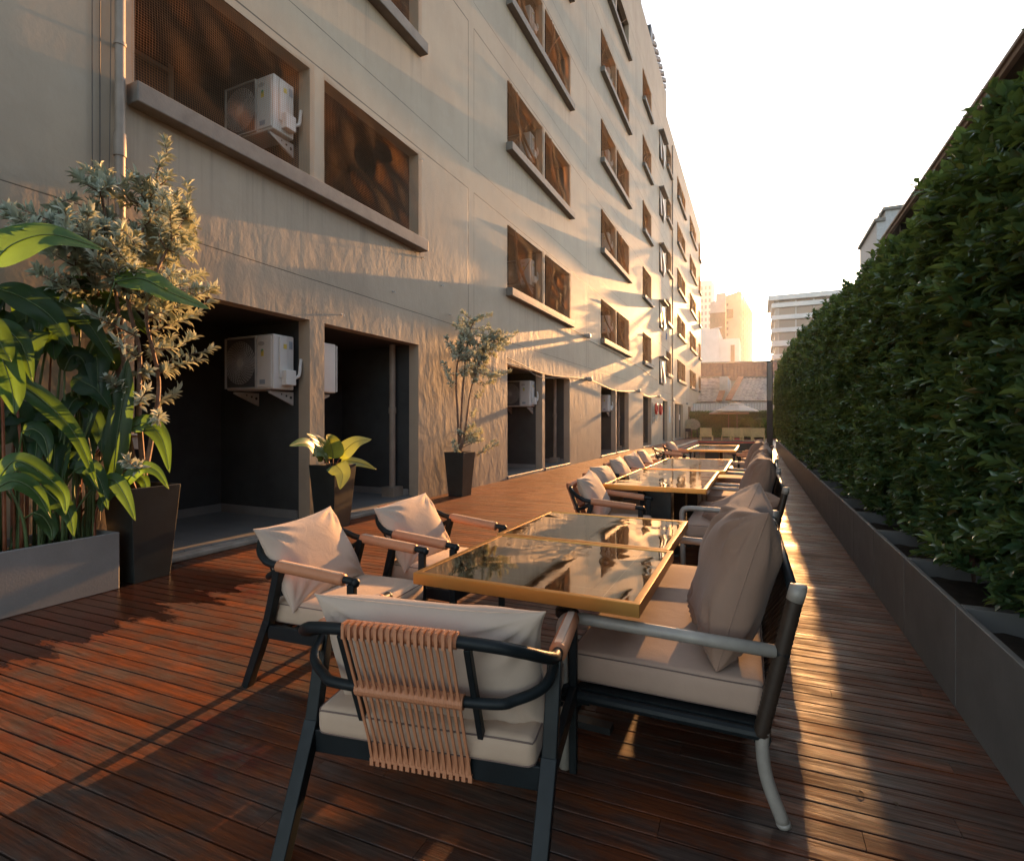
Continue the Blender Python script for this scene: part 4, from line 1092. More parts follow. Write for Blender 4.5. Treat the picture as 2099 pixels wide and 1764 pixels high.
for (cx,cy,rx,ry,n) in ell:
    for _ in range(n):
        q=r.random()**.5; an=r.uniform(0,6.28)
        TT.append(T(cx+rx*q*math.cos(an),cy+ry*q*math.sin(an),-4.95+r.uniform(-.38,.35)))
silver_tree('big silver-leaved shrub spreading over the tall planter at the left',P1,stems,TT,.094,44,5)
st3=[[(-5.10,8.80,.75),T(945,860,-5.12),T(952,760,-5.1),T(960,690,-5.12),T(975,650,-5.1)],[(-5.14,8.83,.75),T(938,850,-5.15),T(935,770,-5.16),T(945,700,-5.15),T(940,650,-5.15)],[(-5.10,8.77,.75),T(955,870,-5.05),T(965,800,-5.05),T(985,740,-5.02),T(1010,680,-5.05)]]
tips3=[(948,640),(940,652),(975,655),(985,650),(1005,645),(1000,665),(1060,680),(1050,690),(1030,695),(1040,705),(915,692),(925,705),(918,770),(910,745),(1045,760),(1030,765),(1015,780),(990,800),(975,840),(990,900),(1010,905),(1020,908),(1000,915),(930,905),(935,925),(960,895),(985,885),(970,870)]
T3=[T(a,b,-5.12+r.uniform(-.12,.2)) for a,b in tips3]
for (cx,cy,rx,ry,n) in ((975,715,45,40,40),(1000,700,45,35,22),(955,690,32,35,16),(990,760,35,25,18),(965,890,30,18,8)):
    for _ in range(n):
        q=r.random()**.5; an=r.uniform(0,6.28); T3.append(T(cx+rx*q*math.cos(an),cy+ry*q*math.sin(an),-5.1+r.uniform(-.2,.26)))
silver_tree('slender silver-leaved tree in a tall planter between the first and second openings',P3,st3,T3,.085,44,9)
# long planter with heliconias
lp=empty('long_planter',(-5.14,1.45,0),0,'long low grey planter box full of broad-leaved stems at the left edge','planter')
k=MB(); W,L,H,e=.56,2.5,.475,.035
k.bx(-W/2,-W/2+e,-L/2,L/2,0,H); k.bx(W/2-e,W/2,-L/2,L/2,0,H); k.bx(-W/2+e,W/2-e,-L/2,-L/2+e,0,H); k.bx(-W/2+e,W/2-e,L/2-e,L/2,0,H); k.build('box',MAT['planter_grey'],lp,bevel=.007)
k=MB(); k.grid(lambda u,v:(-W/2+e+(W-2*e)*u,-L/2+e+(L-2*e)*v,.40+.025*noise.noise(Vector((u*5,v*9,3)))),8,20); k.build('soil',MAT['soil'],lp)
def blade(k,P,width,up=Vector((.8,-.25,.55)),fold=.22,seed=0,attr=None,wav=.05,nv=9):
    """broad leaf along a polyline"""
    W=spline(P,8); n=len(W); r=random.Random(seed); ph=r.uniform(0,6); vs=[]
    N=up.normalized()
    for i,p in enumerate(W):
        u=i/(n-1); t=(W[min(i+1,n-1)]-W[max(i-1,0)]).normalized()
        s=t.cross(N).normalized(); nn=s.cross(t)
        w=width*.5*(math.sin(math.pi*min(1,u**.72))**.75 if 0<u<1 else 0)*(1-.15*u)
        for j in range(nv):
            q=j/(nv-1)*2-1
            h=fold*w*abs(q)*(1-.5*abs(q))-.3*fold*w*q*q+wav*w*math.sin(15*u+ph+q*1.2)*q*q
            vs.append(p+s*(w*q)+nn*h)
    fs=[(i*nv+j,i*nv+j+1,(i+1)*nv+j+1,(i+1)*nv+j) for i in range(n-1) for j in range(nv-1)]
    k.add(vs,fs); return W
def rnd_attr(o,val):
    a=o.data.attributes.new('rnd','FLOAT','POINT'); a.data.foreach_set('value',np.full(len(o.data.vertices),val,np.float32))
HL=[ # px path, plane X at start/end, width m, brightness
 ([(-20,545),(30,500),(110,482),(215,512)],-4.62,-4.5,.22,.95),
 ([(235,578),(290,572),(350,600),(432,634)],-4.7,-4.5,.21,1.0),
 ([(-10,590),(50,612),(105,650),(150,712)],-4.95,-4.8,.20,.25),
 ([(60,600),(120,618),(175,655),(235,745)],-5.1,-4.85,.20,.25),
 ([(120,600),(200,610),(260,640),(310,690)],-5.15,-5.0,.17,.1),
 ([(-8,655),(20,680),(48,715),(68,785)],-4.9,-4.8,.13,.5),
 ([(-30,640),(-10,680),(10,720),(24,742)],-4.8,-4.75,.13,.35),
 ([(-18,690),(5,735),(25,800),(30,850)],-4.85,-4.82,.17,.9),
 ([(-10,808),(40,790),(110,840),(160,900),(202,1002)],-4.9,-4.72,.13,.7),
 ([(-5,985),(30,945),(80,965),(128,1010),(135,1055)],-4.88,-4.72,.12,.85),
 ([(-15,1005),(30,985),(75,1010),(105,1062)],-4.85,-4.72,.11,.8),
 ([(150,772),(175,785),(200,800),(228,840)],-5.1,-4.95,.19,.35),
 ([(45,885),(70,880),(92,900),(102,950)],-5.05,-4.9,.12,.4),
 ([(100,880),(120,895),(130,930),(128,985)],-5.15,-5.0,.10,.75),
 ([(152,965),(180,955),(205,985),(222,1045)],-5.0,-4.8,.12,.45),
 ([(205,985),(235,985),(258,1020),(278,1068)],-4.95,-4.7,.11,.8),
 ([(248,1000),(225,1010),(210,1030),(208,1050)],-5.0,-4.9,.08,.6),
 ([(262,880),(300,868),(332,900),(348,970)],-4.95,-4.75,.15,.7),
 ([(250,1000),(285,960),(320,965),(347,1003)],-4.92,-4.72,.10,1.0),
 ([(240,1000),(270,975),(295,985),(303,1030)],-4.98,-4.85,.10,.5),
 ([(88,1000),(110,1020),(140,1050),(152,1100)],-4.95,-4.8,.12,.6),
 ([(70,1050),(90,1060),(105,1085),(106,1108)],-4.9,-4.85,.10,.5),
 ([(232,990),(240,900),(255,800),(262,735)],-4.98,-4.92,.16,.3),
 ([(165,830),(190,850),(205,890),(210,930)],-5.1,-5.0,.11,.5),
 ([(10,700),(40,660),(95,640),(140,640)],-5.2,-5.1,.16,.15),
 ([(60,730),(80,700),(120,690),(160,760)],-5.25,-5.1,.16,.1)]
hp=empty('heliconia',(-5.14,1.45,.4),0,'broad-leaved heliconia clump with long arching green leaves, in the long grey planter','plant')
hb=Vector((-5.14,1.45,.4))
rr=random.Random(31)
for q in range(26):  # added filler leaves, coloured dark to give the shade behind the clump
    x0=rr.uniform(-30,250); y0=rr.uniform(600,1000); dx=rr.uniform(-70,90); up=rr.uniform(20,70)
    HL.append(([(x0,y0),(x0+dx*.3,y0-up),(x0+dx*.75,y0-up*.6),(x0+dx*1.15,y0+rr.uniform(20,70))],rr.uniform(-5.3,-5.1),rr.uniform(-5.15,-4.95),rr.uniform(.13,.22),rr.uniform(.0,.5)))
for i,(pp,xa,xb,w,br) in enumerate(HL):
    n=len(pp); P=[T(a,b,xa+(xb-xa)*(j/(n-1)))-hb for j,(a,b) in enumerate(pp)]
    k=MB(); Wl=blade(k,P,w*1.25,Vector((.75,-.45,.45)) if i not in (22,) else Vector((.8,-.6,.1)),.30,i)
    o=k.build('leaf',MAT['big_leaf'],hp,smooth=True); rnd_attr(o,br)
    m=MB(); m.tube([p+Vector((.004,-.003,.002)) for p in Wl],[.0045*(1-.8*j/len(Wl))+.001 for j in range(len(Wl))],5); m.build('midrib',MAT['stem'],o,smooth=True)
    # petiole down to the soil
    b0=P[0]; rr=random.Random(i); root=Vector((rr.uniform(-.16,.12),max(-1.1,min(1.15,b0.y+rr.uniform(-.15,.1))),0))
    if b0.z>.12:
        m=MB(); Q=spline([root,root+Vector((0,(b0.y-root.y)*.15,max(.1,b0.z*.55))),b0],8); m.tube(Q,[.013-.0004*j for j in range(len(Q))],6); m.build('leaf_stalk',MAT['stem_red'] if rr.random()<.35 else MAT['stem'],o,smooth=True)
k=MB(); rr=random.Random(4)
for i in range(16):
    y=rr.uniform(-1.1,1.15); x=rr.uniform(-.2,.2); h=rr.uniform(.35,1.1)
    k.tube(spline([(x,y,0),(x+rr.uniform(-.03,.03),y+rr.uniform(-.06,.06),h*.5),(x+rr.uniform(-.06,.06),y+rr.uniform(-.12,.12),h)],5),[.014-.0007*j for j in range(11)],7)
k.build('stem',MAT['stem'],hp,smooth=True)
# philodendron
ph=empty('philodendron',(P2[0],P2[1],.78),0,'philodendron with a few large pale-edged leaves in a tall black planter','plant')
pb_=Vector((P2[0],P2[1],.78))
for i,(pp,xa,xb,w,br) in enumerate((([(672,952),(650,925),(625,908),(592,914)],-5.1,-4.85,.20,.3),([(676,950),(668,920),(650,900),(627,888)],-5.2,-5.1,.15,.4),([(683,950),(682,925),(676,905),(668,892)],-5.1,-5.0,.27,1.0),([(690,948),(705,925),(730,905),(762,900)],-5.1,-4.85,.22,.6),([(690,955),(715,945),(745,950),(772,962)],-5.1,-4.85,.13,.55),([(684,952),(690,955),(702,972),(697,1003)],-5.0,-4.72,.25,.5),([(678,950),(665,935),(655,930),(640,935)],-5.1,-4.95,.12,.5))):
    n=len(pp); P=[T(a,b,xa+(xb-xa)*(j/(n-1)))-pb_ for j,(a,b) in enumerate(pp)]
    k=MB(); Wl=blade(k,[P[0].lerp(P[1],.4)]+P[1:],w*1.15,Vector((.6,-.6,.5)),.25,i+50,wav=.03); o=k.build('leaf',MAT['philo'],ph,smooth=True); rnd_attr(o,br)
    m=MB(); m.tube([p+Vector((.003,-.004,.002)) for p in Wl],[.004*(1-.8*j/len(Wl))+.001 for j in range(len(Wl))],5); m.build('midrib',MAT['stem'],o,smooth=True)
    m=MB(); m.tube(spline([Vector((.01*i-.03,.0,-.02)),(P[0]+Vector((0,0,-.04)))*.6,P[0].lerp(P[1],.45)],6),.007,6); m.build('leaf_stalk',MAT['stem_red'],o,smooth=True)
# white junction box half hidden behind the stems
k=MB(); k.box((XW+.045,2.86,1.20),(.09,.62,.13)); k.box((XW+.06,2.86,1.275),(.12,.64,.02))
tag(k.build('junction_box',MAT['white_dim'],bevel=.01),'weathered white utility box on the wall behind the tall planter','box')
# leaves dropped on the boards
r=random.Random(2); lm=None
for i in range(16):
    x=r.uniform(.35,.86); y=r.uniform(2.2,8.5)
    if lm is None:
        k=MB(); blade(k,[(0,0,.004),(.02,.004,.010),(.045,0,.006)],.022,Vector((0,0,1)),.4,3,nv=5); lm=k.mesh('fallen_leaf',plain('dry_leaf',(.07,.035,.015),.7),True)
    o=link('fallen_leaf',lm); o.location=(x,y,0); o.rotation_euler=(0,0,r.uniform(0,6)); s=r.uniform(.6,1.2); o.scale=(s,s,s)
    tag(o,'dry brown leaf dropped on the boards beside the steel planters','leaf','dry leaves on the deck')
# ================================================================== RIGHT-HAND BUILDING, POLE LAMP
rb=empty('eaves_building',(4.2,7,0),0,'dark low building behind the hedge, its long beige eaves line rising at the right edge','building')
def rel(b,name,mat,root,**kw):
    o=b.build(name,mat,root,**kw); o.matrix_parent_inverse=Matrix.Translation(-Vector(root.location)); return o
k=MB(); k.bx(3.75,9,-5,17.4,-.5,6.28); rel(k,'wall',plain('shaded_wall',(.16,.14,.12),.8),rb)
k=MB(); k.bx(3.22,9,-5,17.8,6.30,6.36); rel(k,'roof',plain('dark_soffit',(.10,.095,.085),.7),rb)
k=MB(); k.bx(3.14,3.22,-5,17.8,6.28,6.41); k.bx(3.10,3.14,-5,17.8,6.36,6.42); rel(k,'fascia',plain('beige_fascia',(.33,.27,.22),.6),rb,bevel=.008)
for y in range(-4,18,2):
    k=MB(); k.bx(3.25,3.75,y,y+.12,6.12,6.30); rel(k,'rafter',MAT['pot'],rb)
wb=empty('white_building',(7,40,0),0,'pale stepped rooftop block showing just past the end of the eaves','building')
p0=at_y(1797,455,40); p1=at_y(1815,432,40); p2=at_y(1860,432,40)
k=MB(); k.bx(p0.x,p1.x,40,46,-.5,p0.z); k.bx(p1.x,p2.x+2,40,46,-.5,p1.z); rel(k,'wall',plain('pale_render',(.5,.5,.5),.8),wb)
k=MB(); k.bx(p0.x-.15,p1.x-.01,39.85,46,p0.z,p0.z+.2); k.bx(p1.x-.15,p2.x+2,39.85,46,p1.z,p1.z+.2); rel(k,'coping',MAT['concrete'],wb)
k=MB(); k.tube([(p1.x-.3,40.2,p0.z),(p1.x-.3,40.2,p0.z+1.6)],.03,6); rel(k,'aerial',MAT['alu'],wb)
def frost():
    q=M('frosted_panel'); q.p(Base_Color=c4(.75,.70,.62),Roughness=.6); translucent(q,c4(.85,.78,.66),.55); return q.m
pl=empty('lamp_post',(.44,20.98,0),R(0),'dark square lamp post with a tall frosted light panel, standing past the benches','lamp post')
k=MB(); k.bx(-.095,.095,-.095,.095,0,2.13); k.build('post',MAT['wicker'],pl,bevel=.006)
k=MB(); k.bx(-.095,-.07,-.095,.095,2.13,3.5); k.bx(.07,.095,-.095,.095,2.13,3.5); k.bx(-.095,.095,-.095,.095,3.5,3.56); k.bx(-.095,.095,.07,.095,2.13,3.5); k.build('lamp_frame',MAT['wicker'],pl,bevel=.003)
k=MB(); k.bx(-.068,.068,-.085,.066,2.14,3.49); k.build('light_panel',frost(),pl)
# ================================================================== FAR END OF THE TERRACE
def lounger():
    t=empty('deck_chair',(0,0,0),0,'c','deck chair','pale wooden deck chairs by the pool')
    m=MAT['wood']=MAT.get('wood') or plain('pale_varnished_wood',(.50,.36,.16),.5,0,.15,6)
    k=MB()
    for i in range(12):
        z=.36+i*.052; y=-.30-.022*i*1.0; k.box((0,y,z),(.80,.022,.042))
    k.build('backrest',m,t)
    k=MB()
    for i in range(11): k.box((0,-.26+i*.075,.33-.004*i),(.80,.06,.022))
    k.build('seat',m,t)
    for sx in (-1,1):
        for y,h in ((-.34,.42),(.5,.36)):
            k=MB(); k.bx(sx*.41-.03,sx*.41+.03,y-.03,y+.03,0,h); k.build('leg',m,t,bevel=.004)
        k=MB(); k.beam((sx*.41,-.34,.33),(sx*.41,.53,.31),.03,.07); k.build('side_rail',m,t)
    return t
lg=lounger()
for i,(x,y,a,lb) in enumerate(((-3.30,41.3,0,'pale wooden deck chair standing alone left of the parasol'),(-1.93,42.9,4,'pale wooden deck chair, back left of the parasol pole'),(-1.25,41.3,-2,'pale wooden deck chair in front of the parasol pole'),(-.62,42.9,-6,'pale wooden deck chair, partly behind the rightmost one'),(.12,41.5,2,'rightmost pale wooden deck chair, near the lamp post'))):
    if i==0: lg.location=(x,y,0); lg.rotation_euler=(0,0,R(180+a)); lg.rotation_euler=(0,0,R(a)); lg['label']=lb
    else: copy_tree(lg,(x,y,0),R(a),lb)
um=empty('parasol',(-1.38,46.0,0),R(10),'pale two-tier parasol open over the deck chairs','parasol')
cv=plain('canvas',(.60,.52,.44),.8); tr=None
def canopy(r0,z0,r1,z1):
    k=MB(); n=8; vs=[]
    for rr_,z in ((r0,z0),(r1,z1)):
        for i in range(n): vs.append((math.cos(2*math.pi*i/n)*rr_,math.sin(2*math.pi*i/n)*rr_,z))
    for i in range(n): vs.append((math.cos(2*math.pi*i/n)*r0,math.sin(2*math.pi*i/n)*r0,z0-.09))
    k.add(vs,[(i,(i+1)%n,n+(i+1)%n,n+i) for i in range(n)]+[(2*n+i,2*n+(i+1)%n,(i+1)%n,i) for i in range(n)]); return k
canopy(1.6,2.28,.45,2.72).build('canopy',cv,um); canopy(.55,2.76,.04,2.92).build('vent_canopy',cv,um)
k=MB(); k.tube([(0,0,0),(0,0,2.95)],.028,8); k.build('pole',MAT['pipe'],um)
for i in range(8):
    a=2*math.pi*i/8; k=MB(); k.beam((math.cos(a)*1.58,math.sin(a)*1.58,2.26),(0,0,2.68),.015,.02); k.build('rib',MAT['pipe'],um)
k=MB(); k.lathe([(.001,0),(.28,0),(.26,.07),(.001,.08)],(0,0,0),16); k.build('base',MAT['red'],um)
um2=copy_tree(um,(-2.05,47.2,-.15),R(30),'second pale parasol, half hidden behind the first')
# bistro set + shrub in the far left corner
bt=empty('bistro_table',(-4.72,46.2,0),0,'small black metal bistro table beside the end hedge','table')
k=MB(); k.bx(-.38,.38,-.38,.38,.71,.74); k.build('tabletop',MAT['black'],bt)
for sx in (-1,1):
    for sy in (-1,1): k=MB(); k.beam((sx*.34,sy*.34,0),(sx*.32,sy*.32,.71),.03,.03); k.build('leg',MAT['black'],bt)
def bchair():
    t=empty('bistro_chair',(0,0,0),0,'b','chair','black bistro chairs in the far corner')
    k=MB(); k.bx(-.21,.21,-.21,.21,.44,.465); k.build('seat',MAT['black'],t)
    k=MB(); k.bx(-.21,.21,-.23,-.21,.60,.86)
    k.build('backrest',MAT['black'],t)
    for sx in (-1,1):
        k=MB(); k.beam((sx*.2,-.22,.86),(sx*.21,-.2,0),.025,.025); k.build('leg',MAT['black'],t)
        k=MB(); k.beam((sx*.2,.2,.45),(sx*.21,.2,0),.025,.025); k.build('leg',MAT['black'],t)
    return t
b1=bchair(); b1.location=(-5.0,45.3,0); b1['label']='black bistro chair on the near side of the small corner table'
copy_tree(b1,(-4.3,45.9,0),R(120),'black bistro chair on the right of the small corner table')
def bush(name,label,cat,c,rad,nl,ll,mat,seed,trunk=True,val=(.4,.2)):
    global rng; rng=np.random.default_rng(seed)
    t=empty(name,(c[0],c[1],0),0,label,cat)
    d=unit(nl); rr_=rng.uniform(.55,1.0,nl)**.6; P=d*rr_[:,None]*np.array(rad)+np.array([0,0,c[2]])
    leaves('foliage',P,d+rng.normal(0,.6,(nl,3))+np.array([0,0,.2]),d+np.array([0,-.2,.8])+rng.normal(0,.3,(nl,3)),ll*rng.uniform(.6,1.2,nl),ll*.42,mat,np.clip(rng.normal(val[0],val[1],nl),0,1),1,t)
    if trunk:
        k=MB(); k.tube([(0,0,0),(.03,0,c[2]*.6),(0,.02,c[2])],[.05,.035,.02],7); k.build('trunk',MAT['bark'],t)
    return t
bush('shrub','rounded green shrub behind the black bistro set','shrub',(-5.0,47.6,1.15),(.65,.6,.42),1800,.14,MAT['silver'],3)
# end hedge
eh=empty('end_hedge',(-3.0,50,0),0,'clipped dark green hedge closing the terrace behind the parasols','hedge')
k=MB(); k.bx(-2.4,6.0,.25,1.3,-.1,2.2); k.build('core',plain('hedge_core',(.02,.04,.015),.9),eh)
rng=np.random.default_rng(77); n=26000
xx=rng.uniform(-2.45,6.0,n); zz=rng.uniform(0,2.27,n); yy=.22+rng.normal(0,.06,n); topm=rng.uniform(0,1,n)<.12; zz[topm]=2.24+rng.normal(0,.05,topm.sum()); yy[topm]=rng.uniform(.2,1.3,topm.sum())
leaves('foliage',np.stack([xx,yy,zz],1),np.stack([rng.normal(0,.6,n),-np.ones(n)*.5,rng.normal(.2,.6,n)],1),np.stack([rng.normal(0,.4,n),-np.ones(n),rng.uniform(.1,1,n)],1),.10,.05,MAT['hedge'],np.clip(rng.normal(.35,.2,n),0,1),1,eh)
# feathery palms in front of the end hedge
def palm(label,c,h,nf,ln,seed):
    r=random.Random(seed); t=empty('palm',c,0,label,'palm','palms before the end hedge')
    P=[];D=[];N=[];Rr=[]; k=MB()
    for i in range(nf):
        a=2*math.pi*i/nf+r.uniform(-.3,.3); up=r.uniform(.6,1.3)
        S=spline([(0,0,h*.25),(math.cos(a)*ln*.35,math.sin(a)*ln*.35,h*.25+up*.75),(math.cos(a)*ln*.8,math.sin(a)*ln*.8,h*.25+up*.9),(math.cos(a)*ln*1.05,math.sin(a)*ln*1.05,h*.25+up*.55)],8)
        k.tube(S,.008,4)
        for j in range(6,len(S)-1):
            td=(S[j+1]-S[j]).normalized(); sd=td.cross(Vector((0,0,1))).normalized()
            for q in (-1,1):
                for e in (0,.5): P.append(S[j].lerp(S[j+1],e));D.append(sd*q+td*.7+Vector((0,0,-.15)));N.append(Vector((0,-.2,1)));Rr.append(min(1,max(0,r.gauss(.75,.15))))
    k.build('frond_rib',MAT['stem'],t); leaves('frond',P,D,N,.34,.05,MAT['big_leaf'],np.array(Rr),1,t); return t
palm('feathery green palm to the right of the parasol pole',(-.35,48.6,0),2.4,17,1.2,1)
palm('feathery green palm at the far right, close to the long hedge',(1.0,48.9,0),2.0,13,1.0,2)
# fence
def corr(k,x0,x1,y,z0,z1,amp=.03,per=.22,dy=0):
    n=int((x1-x0)/per*6)
    vs=[]
    for i in range(n+1):
        x=x0+(x1-x0)*i/n; yy=y+amp*math.sin(2*math.pi*(x-x0)/per)
        vs+=[(x,yy,z0),(x,yy+dy,z1)]
    k.add(vs,[(2*i,2*i+2,2*i+3,2*i+1) for i in range(n)])
def YP(y): return (950+.4535*y)*.5466
def XP(x): return (2500+.4535*x)*.5466
fe=empty('metal_fence',(0,53,0),0,'white corrugated metal fence behind the end hedge','fence')
zt=at_y(1550,YP(1236),53).z
k=MB(); corr(k,-6.4,6,53,0,zt); rel(k,'sheet',plain('white_sheet_metal',(.55,.54,.52),.55),fe)
k=MB(); k.bx(-6.4,6,53.06,53.12,zt-.12,zt+.02); rel(k,'rail',MAT['concrete'],fe)
# houses with clay-tile roofs
def tile_roof(k,e0,e1,r0,r1,per=.42,amp=.07,rows=16):
    """pitched roof between eave e0-e1 and ridge r0-r1, rolled tiles with stepped courses"""
    e0,e1,r0,r1=[Vector(v) for v in (e0,e1,r0,r1)]; L=(e1-e0).length; n=int(L/per*5); N=(e1-e0).cross(r0-e0).normalized()
    if N.z<0: N=-N
    m=rows*2
    vs=[]
    for j in range(m+1):
        v=(j//2+j%2)/rows if j<m+1 else 1; v=min(1,v)
        st=.05*(1-(j%2)) if j<m else 0
        for i in range(n+1):
            u=i/n; p=e0.lerp(e1,u).lerp(r0.lerp(r1,u),v)
            vs.append(p+N*(amp*abs(math.sin(math.pi*u*L/per))+st*.8))
    k.add(vs,[(j*(n+1)+i,j*(n+1)+i+1,(j+1)*(n+1)+i+1,(j+1)*(n+1)+i) for j in range(m) for i in range(n)])
grey_tile=plain('weathered_roof_tile',(.44,.37,.31),.8,0,.35,1.5); brown_tile=plain('brown_roof_tile',(.20,.10,.06),.75,0,.25,1.5); orange=plain('orange_mortar',(.40,.20,.11),.8,0,.3,2)
def house(label,el,er,rl,rr_,mat,Ye,Yr,ridge=True,verge=None):
    P=[at_y(*el,Ye),at_y(*er,Ye),at_y(*rl,Yr),at_y(*rr_,Yr)]
    t=empty('tiled_house',(P[0].x,Ye,0),0,label,'house','tiled-roof houses beyond the fence')
    k=MB(); tile_roof(k,*P); rel(k,'roof',mat,t,smooth=False)
    k=MB(); q=.15
    k.add([(P[0].x+.1,Ye+q,0),(P[1].x-.1,Ye+q,0),(P[1].x-.1,Ye+q,P[1].z-.05),(P[0].x+.1,Ye+q,P[0].z-.05),(P[2].x,Yr,0),(P[3].x,Yr,0),(P[3].x,Yr,P[3].z-.06),(P[2].x,Yr,P[2].z-.06)],[(0,1,2,3),(1,5,6,2),(4,0,3,7),(5,4,7,6)]); rel(k,'wall',plain('house_wall',(.42,.38,.33),.8,0,.3,1.5),t)
    if ridge:
        k=MB(); k.beam(P[2]+Vector((0,0,.08)),P[3]+Vector((0,0,.08)),.30,.22); rel(k,'ridge_cap',MAT['concrete'],t)
    for v in (verge or ()):
        a,b=(P[0],P[2]) if v=='l' else (P[1],P[3])
        k=MB(); k.beam(a+Vector((0,0,.15)),b+Vector((0,0,.15)),.55,.16); rel(k,'verge',orange,t)
    return t
house('house roof of weathered tiles beside the tall apartment block, left of the gap',(XP(200),YP(1232)),(XP(432),YP(1228)),(XP(200),YP(1035)),(XP(505),YP(1030)),grey_tile,57,64,True,'r')
house('house roof of weathered tiles with an orange mortar verge, right of the gap',(XP(510),YP(1222)),(XP(1150),YP(1222)),(XP(615),YP(1032)),(XP(1150),YP(1032)),grey_tile,57,64,True,'l')
house('long brown tiled roof rising behind the weathered roofs',(XP(150),YP(1060)),(XP(1300),YP(1055)),(XP(150),YP(915)),(XP(1300),YP(888)),brown_tile,74,82,True)
k=MB(); a=at_y(XP(440),YP(1225),60); b=at_y(XP(522),YP(1020),64); k.bx(a.x,b.x,59.5,66,0,b.z-.3); k.bx(b.x,b.x+1.4,66,68,0,b.z-1.2)
tag(k.build('party_wall',plain('streaked_white_wall',(.5,.48,.45),.85,0,.25,1)),'streaked white party wall in the gap between the two weathered roofs','wall')
# ---- towers
def prism(k,foot,z0,z1,mi=0):
    n=len(foot); vs=[(p[0],p[1],z0) for p in foot]+[(p[0],p[1],z1) for p in foot]
    k.add(vs,[tuple(range(n,2*n))]+[(i,(i+1)%n,n+(i+1)%n,n+i) for i in range(n)],mi)
def facade_windows(root,a,b,z0,z1,cols,rows,mat,wf=.5,hf=.5,name='window'):
    a,b=Vector(a),Vector(b); d=(b-a); L=d.length; d.normalize(); nrm=Vector((d.y,-d.x,0)); W=L/cols; H=(z1-z0)/rows; me=None
    for j in range(rows):
        for i in range(cols):
            c=a+d*(W*(i+.5))+nrm*.02+Vector((0,0,z0+H*(j+.5)))
            if me is None:
                k=MB(); k.box((0,0,0),(W*wf,.12,H*hf)); me=k.mesh(name,mat)
            o=link(name,me,root); o.location=Vector((c.x,c.y,c.z))-Vector(root.location); o.rotation_euler=(0,0,math.atan2(d.y,d.x))
glass=plain('far_glass',(.16,.13,.11),.3); pale=plain('pale_concrete',(.46,.43,.41),.8,0,.1,.3); beige_c=plain('beige_concrete',(.44,.37,.31),.8,0,.1,.3); whitec=plain('white_concrete',(.62,.60,.58),.8,0,.08,.3); dk=plain('dark_concrete',(.19,.15,.13),.8,0,.15,.4)
def XY(v): return (v.x,v.y,0)
K=1.8
def py_(x,y,Y): return at_y(XP(x),YP(y),Y*K)
A=py_(490,350,150); B=py_(612,350,146); Cc=py_(712,350,176)
tw=empty('apartment_tower',(A.x,150*K,0),0,'tall beige apartment tower with a gridded sunlit side, left of the sky gap','building')
D=A+Cc-B; k=MB(); prism(k,[(A.x,A.y),(B.x,B.y),(Cc.x,Cc.y),(D.x,D.y)],0,A.z); rel(k,'wall',beige_c,tw)
facade_windows(tw,(B.x,B.y,0),(Cc.x,Cc.y,0),A.z*.28,A.z*.985,6,15,glass,.55,.6)
facade_windows(tw,(A.x,A.y,0),(A.x+(B.x-A.x)*.22,A.y+(B.y-A.y)*.22,0),A.z*.3,A.z*.95,1,14,glass,.6,.45)
k=MB(); e=py_(590,460,148.5); k.bx(A.x+.5,e.x,148.0*K,149.2*K,e.z-2.2*K,e.z); rel(k,'balcony_band',dk,tw)
k=MB(); prism(k,[(A.x+3*K,152*K),(B.x-1*K,152*K),(B.x,160*K),(A.x+3*K,160*K)],A.z,A.z+1.8*K); rel(k,'roof_plant',pale,tw)
A2=py_(362,402,152); B2=py_(488,402,151); top2=py_(405,332,152)
k=MB(); prism(k,[(A2.x,152*K),(B2.x,151*K),(B2.x,165*K),(A2.x,165*K)],0,A2.z); prism(k,[(top2.x,152.5*K),(B2.x,151.5*K),(B2.x,163*K),(top2.x,163*K)],A2.z,top2.z); rel(k,'wing',pale,tw)
z5=py_(400,500,152).z
k=MB(); k.bx(A2.x-.05,B2.x,150.6*K,151.0*K,0,z5); wg=rel(k,'balcony_front',dk,tw)
facade_windows(tw,(A2.x,150.5*K,0),(B2.x,150.5*K,0),z5*.5,z5*.97,5,6,glass,.5,.5)
w0=py_(150,242,200); w1=py_(372,242,200); w2=py_(402,252,208)
tw2=empty('white_tower',(w0.x,200*K,0),0,'very tall white tower, farthest back beside the netted block','building')
k=MB(); prism(k,[(w0.x,200*K),(w1.x,200*K),(w2.x,208*K),(w0.x,212*K)],0,w0.z); rel(k,'wall',whitec,tw2)
facade_windows(tw2,(w0.x,200*K,0),(w1.x,200*K,0),w0.z*.35,w0.z*.97,7,14,plain('grey_glass',(.32,.31,.31),.4),.5,.55)
v0=py_(150,640,110); v1=py_(432,640,110); v2=py_(602,697,110)
wl2=empty('white_block',(v0.x,110*K,0),0,'plain white windowless block below the beige tower','building')
k=MB(); k.bx(v0.x,v1.x,110*K,123*K,0,v0.z); k.bx(v1.x,v2.x,110.5*K,123*K,0,v2.z); rel(k,'wall',whitec,wl2)
vv=py_(545,850,110); k=MB(); k.bx(vv.x-.35*K,vv.x+.35*K,110.3*K,110.6*K,vv.z-2*K,vv.z+2.2*K); rel(k,'door',dk,wl2)
k=MB(); k.tube([(v1.x-2*K,111*K,v0.z),(v1.x+.5*K,111*K,v0.z+.4*K)],.12*K,6); rel(k,'roof_pipe',pale,wl2)
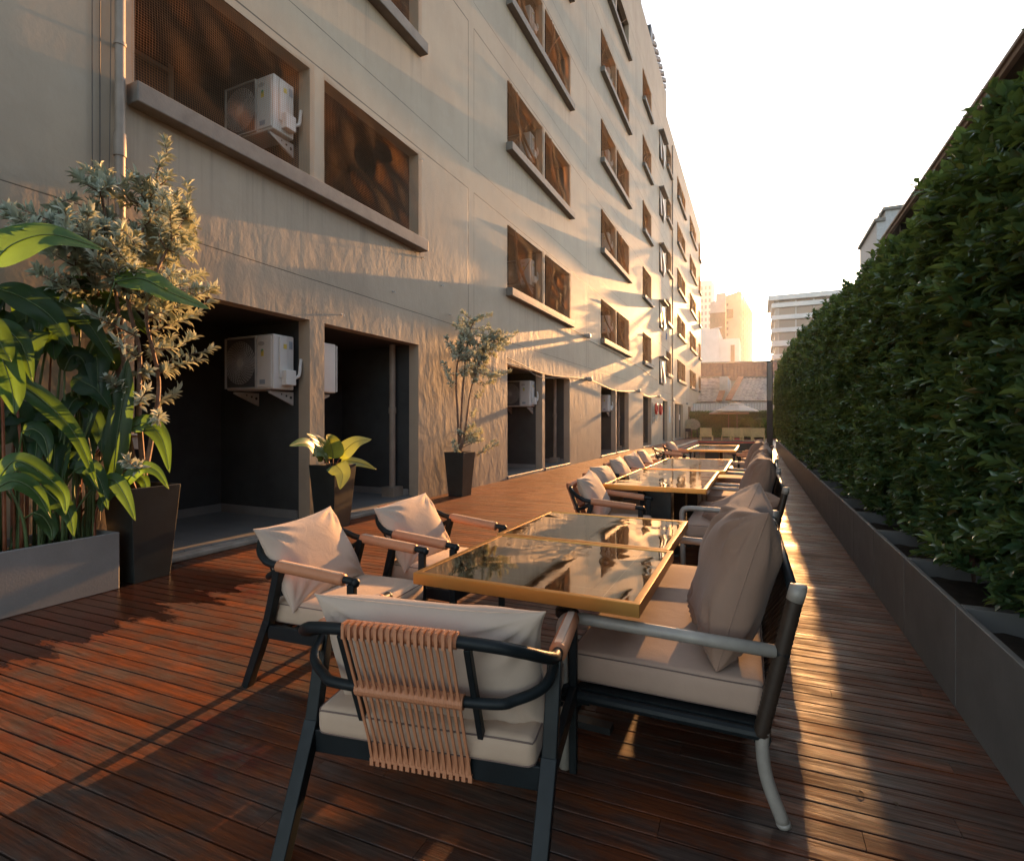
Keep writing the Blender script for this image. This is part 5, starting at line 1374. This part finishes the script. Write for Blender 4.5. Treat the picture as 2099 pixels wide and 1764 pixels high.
# banded office block on the right
Yb=330; ro=empty('office_block',at_y(1578,864,Yb)*1.0,0,'white banded office block standing above the far end of the hedge','building'); ro.location.z=0
x0=at_y(XP(868),700,Yb).x; x1=x0+80
def ZB(y): return at_y(XP(868),YP(y),Yb).z
k=MB(); k.bx(x0+1.6,x1,Yb+1.8,Yb+36,0,ZB(372)); rel(k,'wall',beige_c,ro)
k=MB(); k.bx(x0-1.8,x1,Yb-1.2,Yb+37,ZB(392),ZB(352)); rel(k,'roof_slab',whitec,ro)
for (ya,yb) in ((415,450),(515,551),(620,656),(725,770),(835,872)):
    k=MB(); k.bx(x0,x1,Yb,Yb+1.8,ZB(yb),ZB(ya)); k.bx(x0,x0+1.6,Yb+1.8,Yb+36,ZB(yb),ZB(ya)); rel(k,'parapet_band',whitec,ro)
glz=plain('amber_glass',(.30,.20,.13),.25)
for (ya,yb) in ((392,415),(450,515),(551,620),(656,725),(770,835)):
    k=MB(); k.bx(x0+3.2,x1,Yb+1.5,Yb+1.8,ZB(yb)+.2,ZB(ya)-.2); gb=rel(k,'window_band',glz,ro)
    k=MB()
    for i in range(9): k.bx(x0+3+i*8.6,x0+3.8+i*8.6,Yb+1.1,Yb+1.5,ZB(yb),ZB(ya))
    m=k.build('mullion',beige_c,gb); m.matrix_parent_inverse=Matrix.Translation(-Vector(ro.location)) if False else Matrix.Identity(4)
# ================================================================== LIGHT, SKY, CAMERA
SUN_EL=R(10.6); SUN_AZ=R(1.3)
S=Vector((math.sin(SUN_AZ)*math.cos(SUN_EL),math.cos(SUN_AZ)*math.cos(SUN_EL),math.sin(SUN_EL)))
sl=bpy.data.lights.new('sun','SUN'); sl.energy=5.0; sl.angle=R(.55); sl.color=(1,.47,.16)
so=bpy.data.objects.new('sun',sl); COL.objects.link(so); so.location=(10,60,40); so.rotation_euler=S.to_track_quat('Z','Y').to_euler()
w=bpy.data.worlds.new('World'); scene.world=w; w.use_nodes=True; nt=w.node_tree
sky=nt.nodes.new('ShaderNodeTexSky'); sky.sky_type='NISHITA'; sky.sun_disc=False; sky.sun_elevation=SUN_EL; sky.sun_rotation=SUN_AZ
sky.dust_density=.9; sky.air_density=1.0; sky.ozone_density=1.0
hs=nt.nodes.new('ShaderNodeHueSaturation'); hs.inputs['Saturation'].default_value=.6; nt.links.new(sky.outputs[0],hs.inputs['Color'])
bg=nt.nodes['Background']; bg.inputs['Strength'].default_value=.11; nt.links.new(hs.outputs[0],bg.inputs['Color'])
cam=bpy.data.cameras.new('camera'); co_=bpy.data.objects.new('camera',cam); COL.objects.link(co_)
cam.sensor_fit='HORIZONTAL'; cam.sensor_width=36; cam.lens=36*FPX/PW; cam.shift_y=-18/PW; cam.clip_end=4000; cam.clip_start=.05
co_.location=(0,0,EYE); co_.rotation_euler=(R(90),0,YAW); scene.camera=co_
scene.view_settings.view_transform='Standard'; scene.view_settings.look='None'; scene.view_settings.exposure=2.08; scene.view_settings.gamma=1
scene.cycles.use_denoising=True; scene.cycles.max_bounces=8; scene.cycles.transparent_max_bounces=16; scene.cycles.sample_clamp_indirect=6

# thin evening haze over the whole place
k=MB(); k.bx(-180,180,-70,395,-2.2,110)
hm=bpy.data.materials.new('evening_haze'); hm.use_nodes=True; ht=hm.node_tree; ht.nodes.remove(ht.nodes['Principled BSDF'])
pv=ht.nodes.new('ShaderNodeVolumePrincipled'); pv.inputs['Color'].default_value=(.98,.93,.86,1); pv.inputs['Density'].default_value=.00011; pv.inputs['Anisotropy'].default_value=.80
ht.links.new(pv.outputs[0],ht.nodes['Material Output'].inputs['Volume'])
tag(k.build('haze',hm),kind='stuff')
scene.cycles.volume_bounces=1
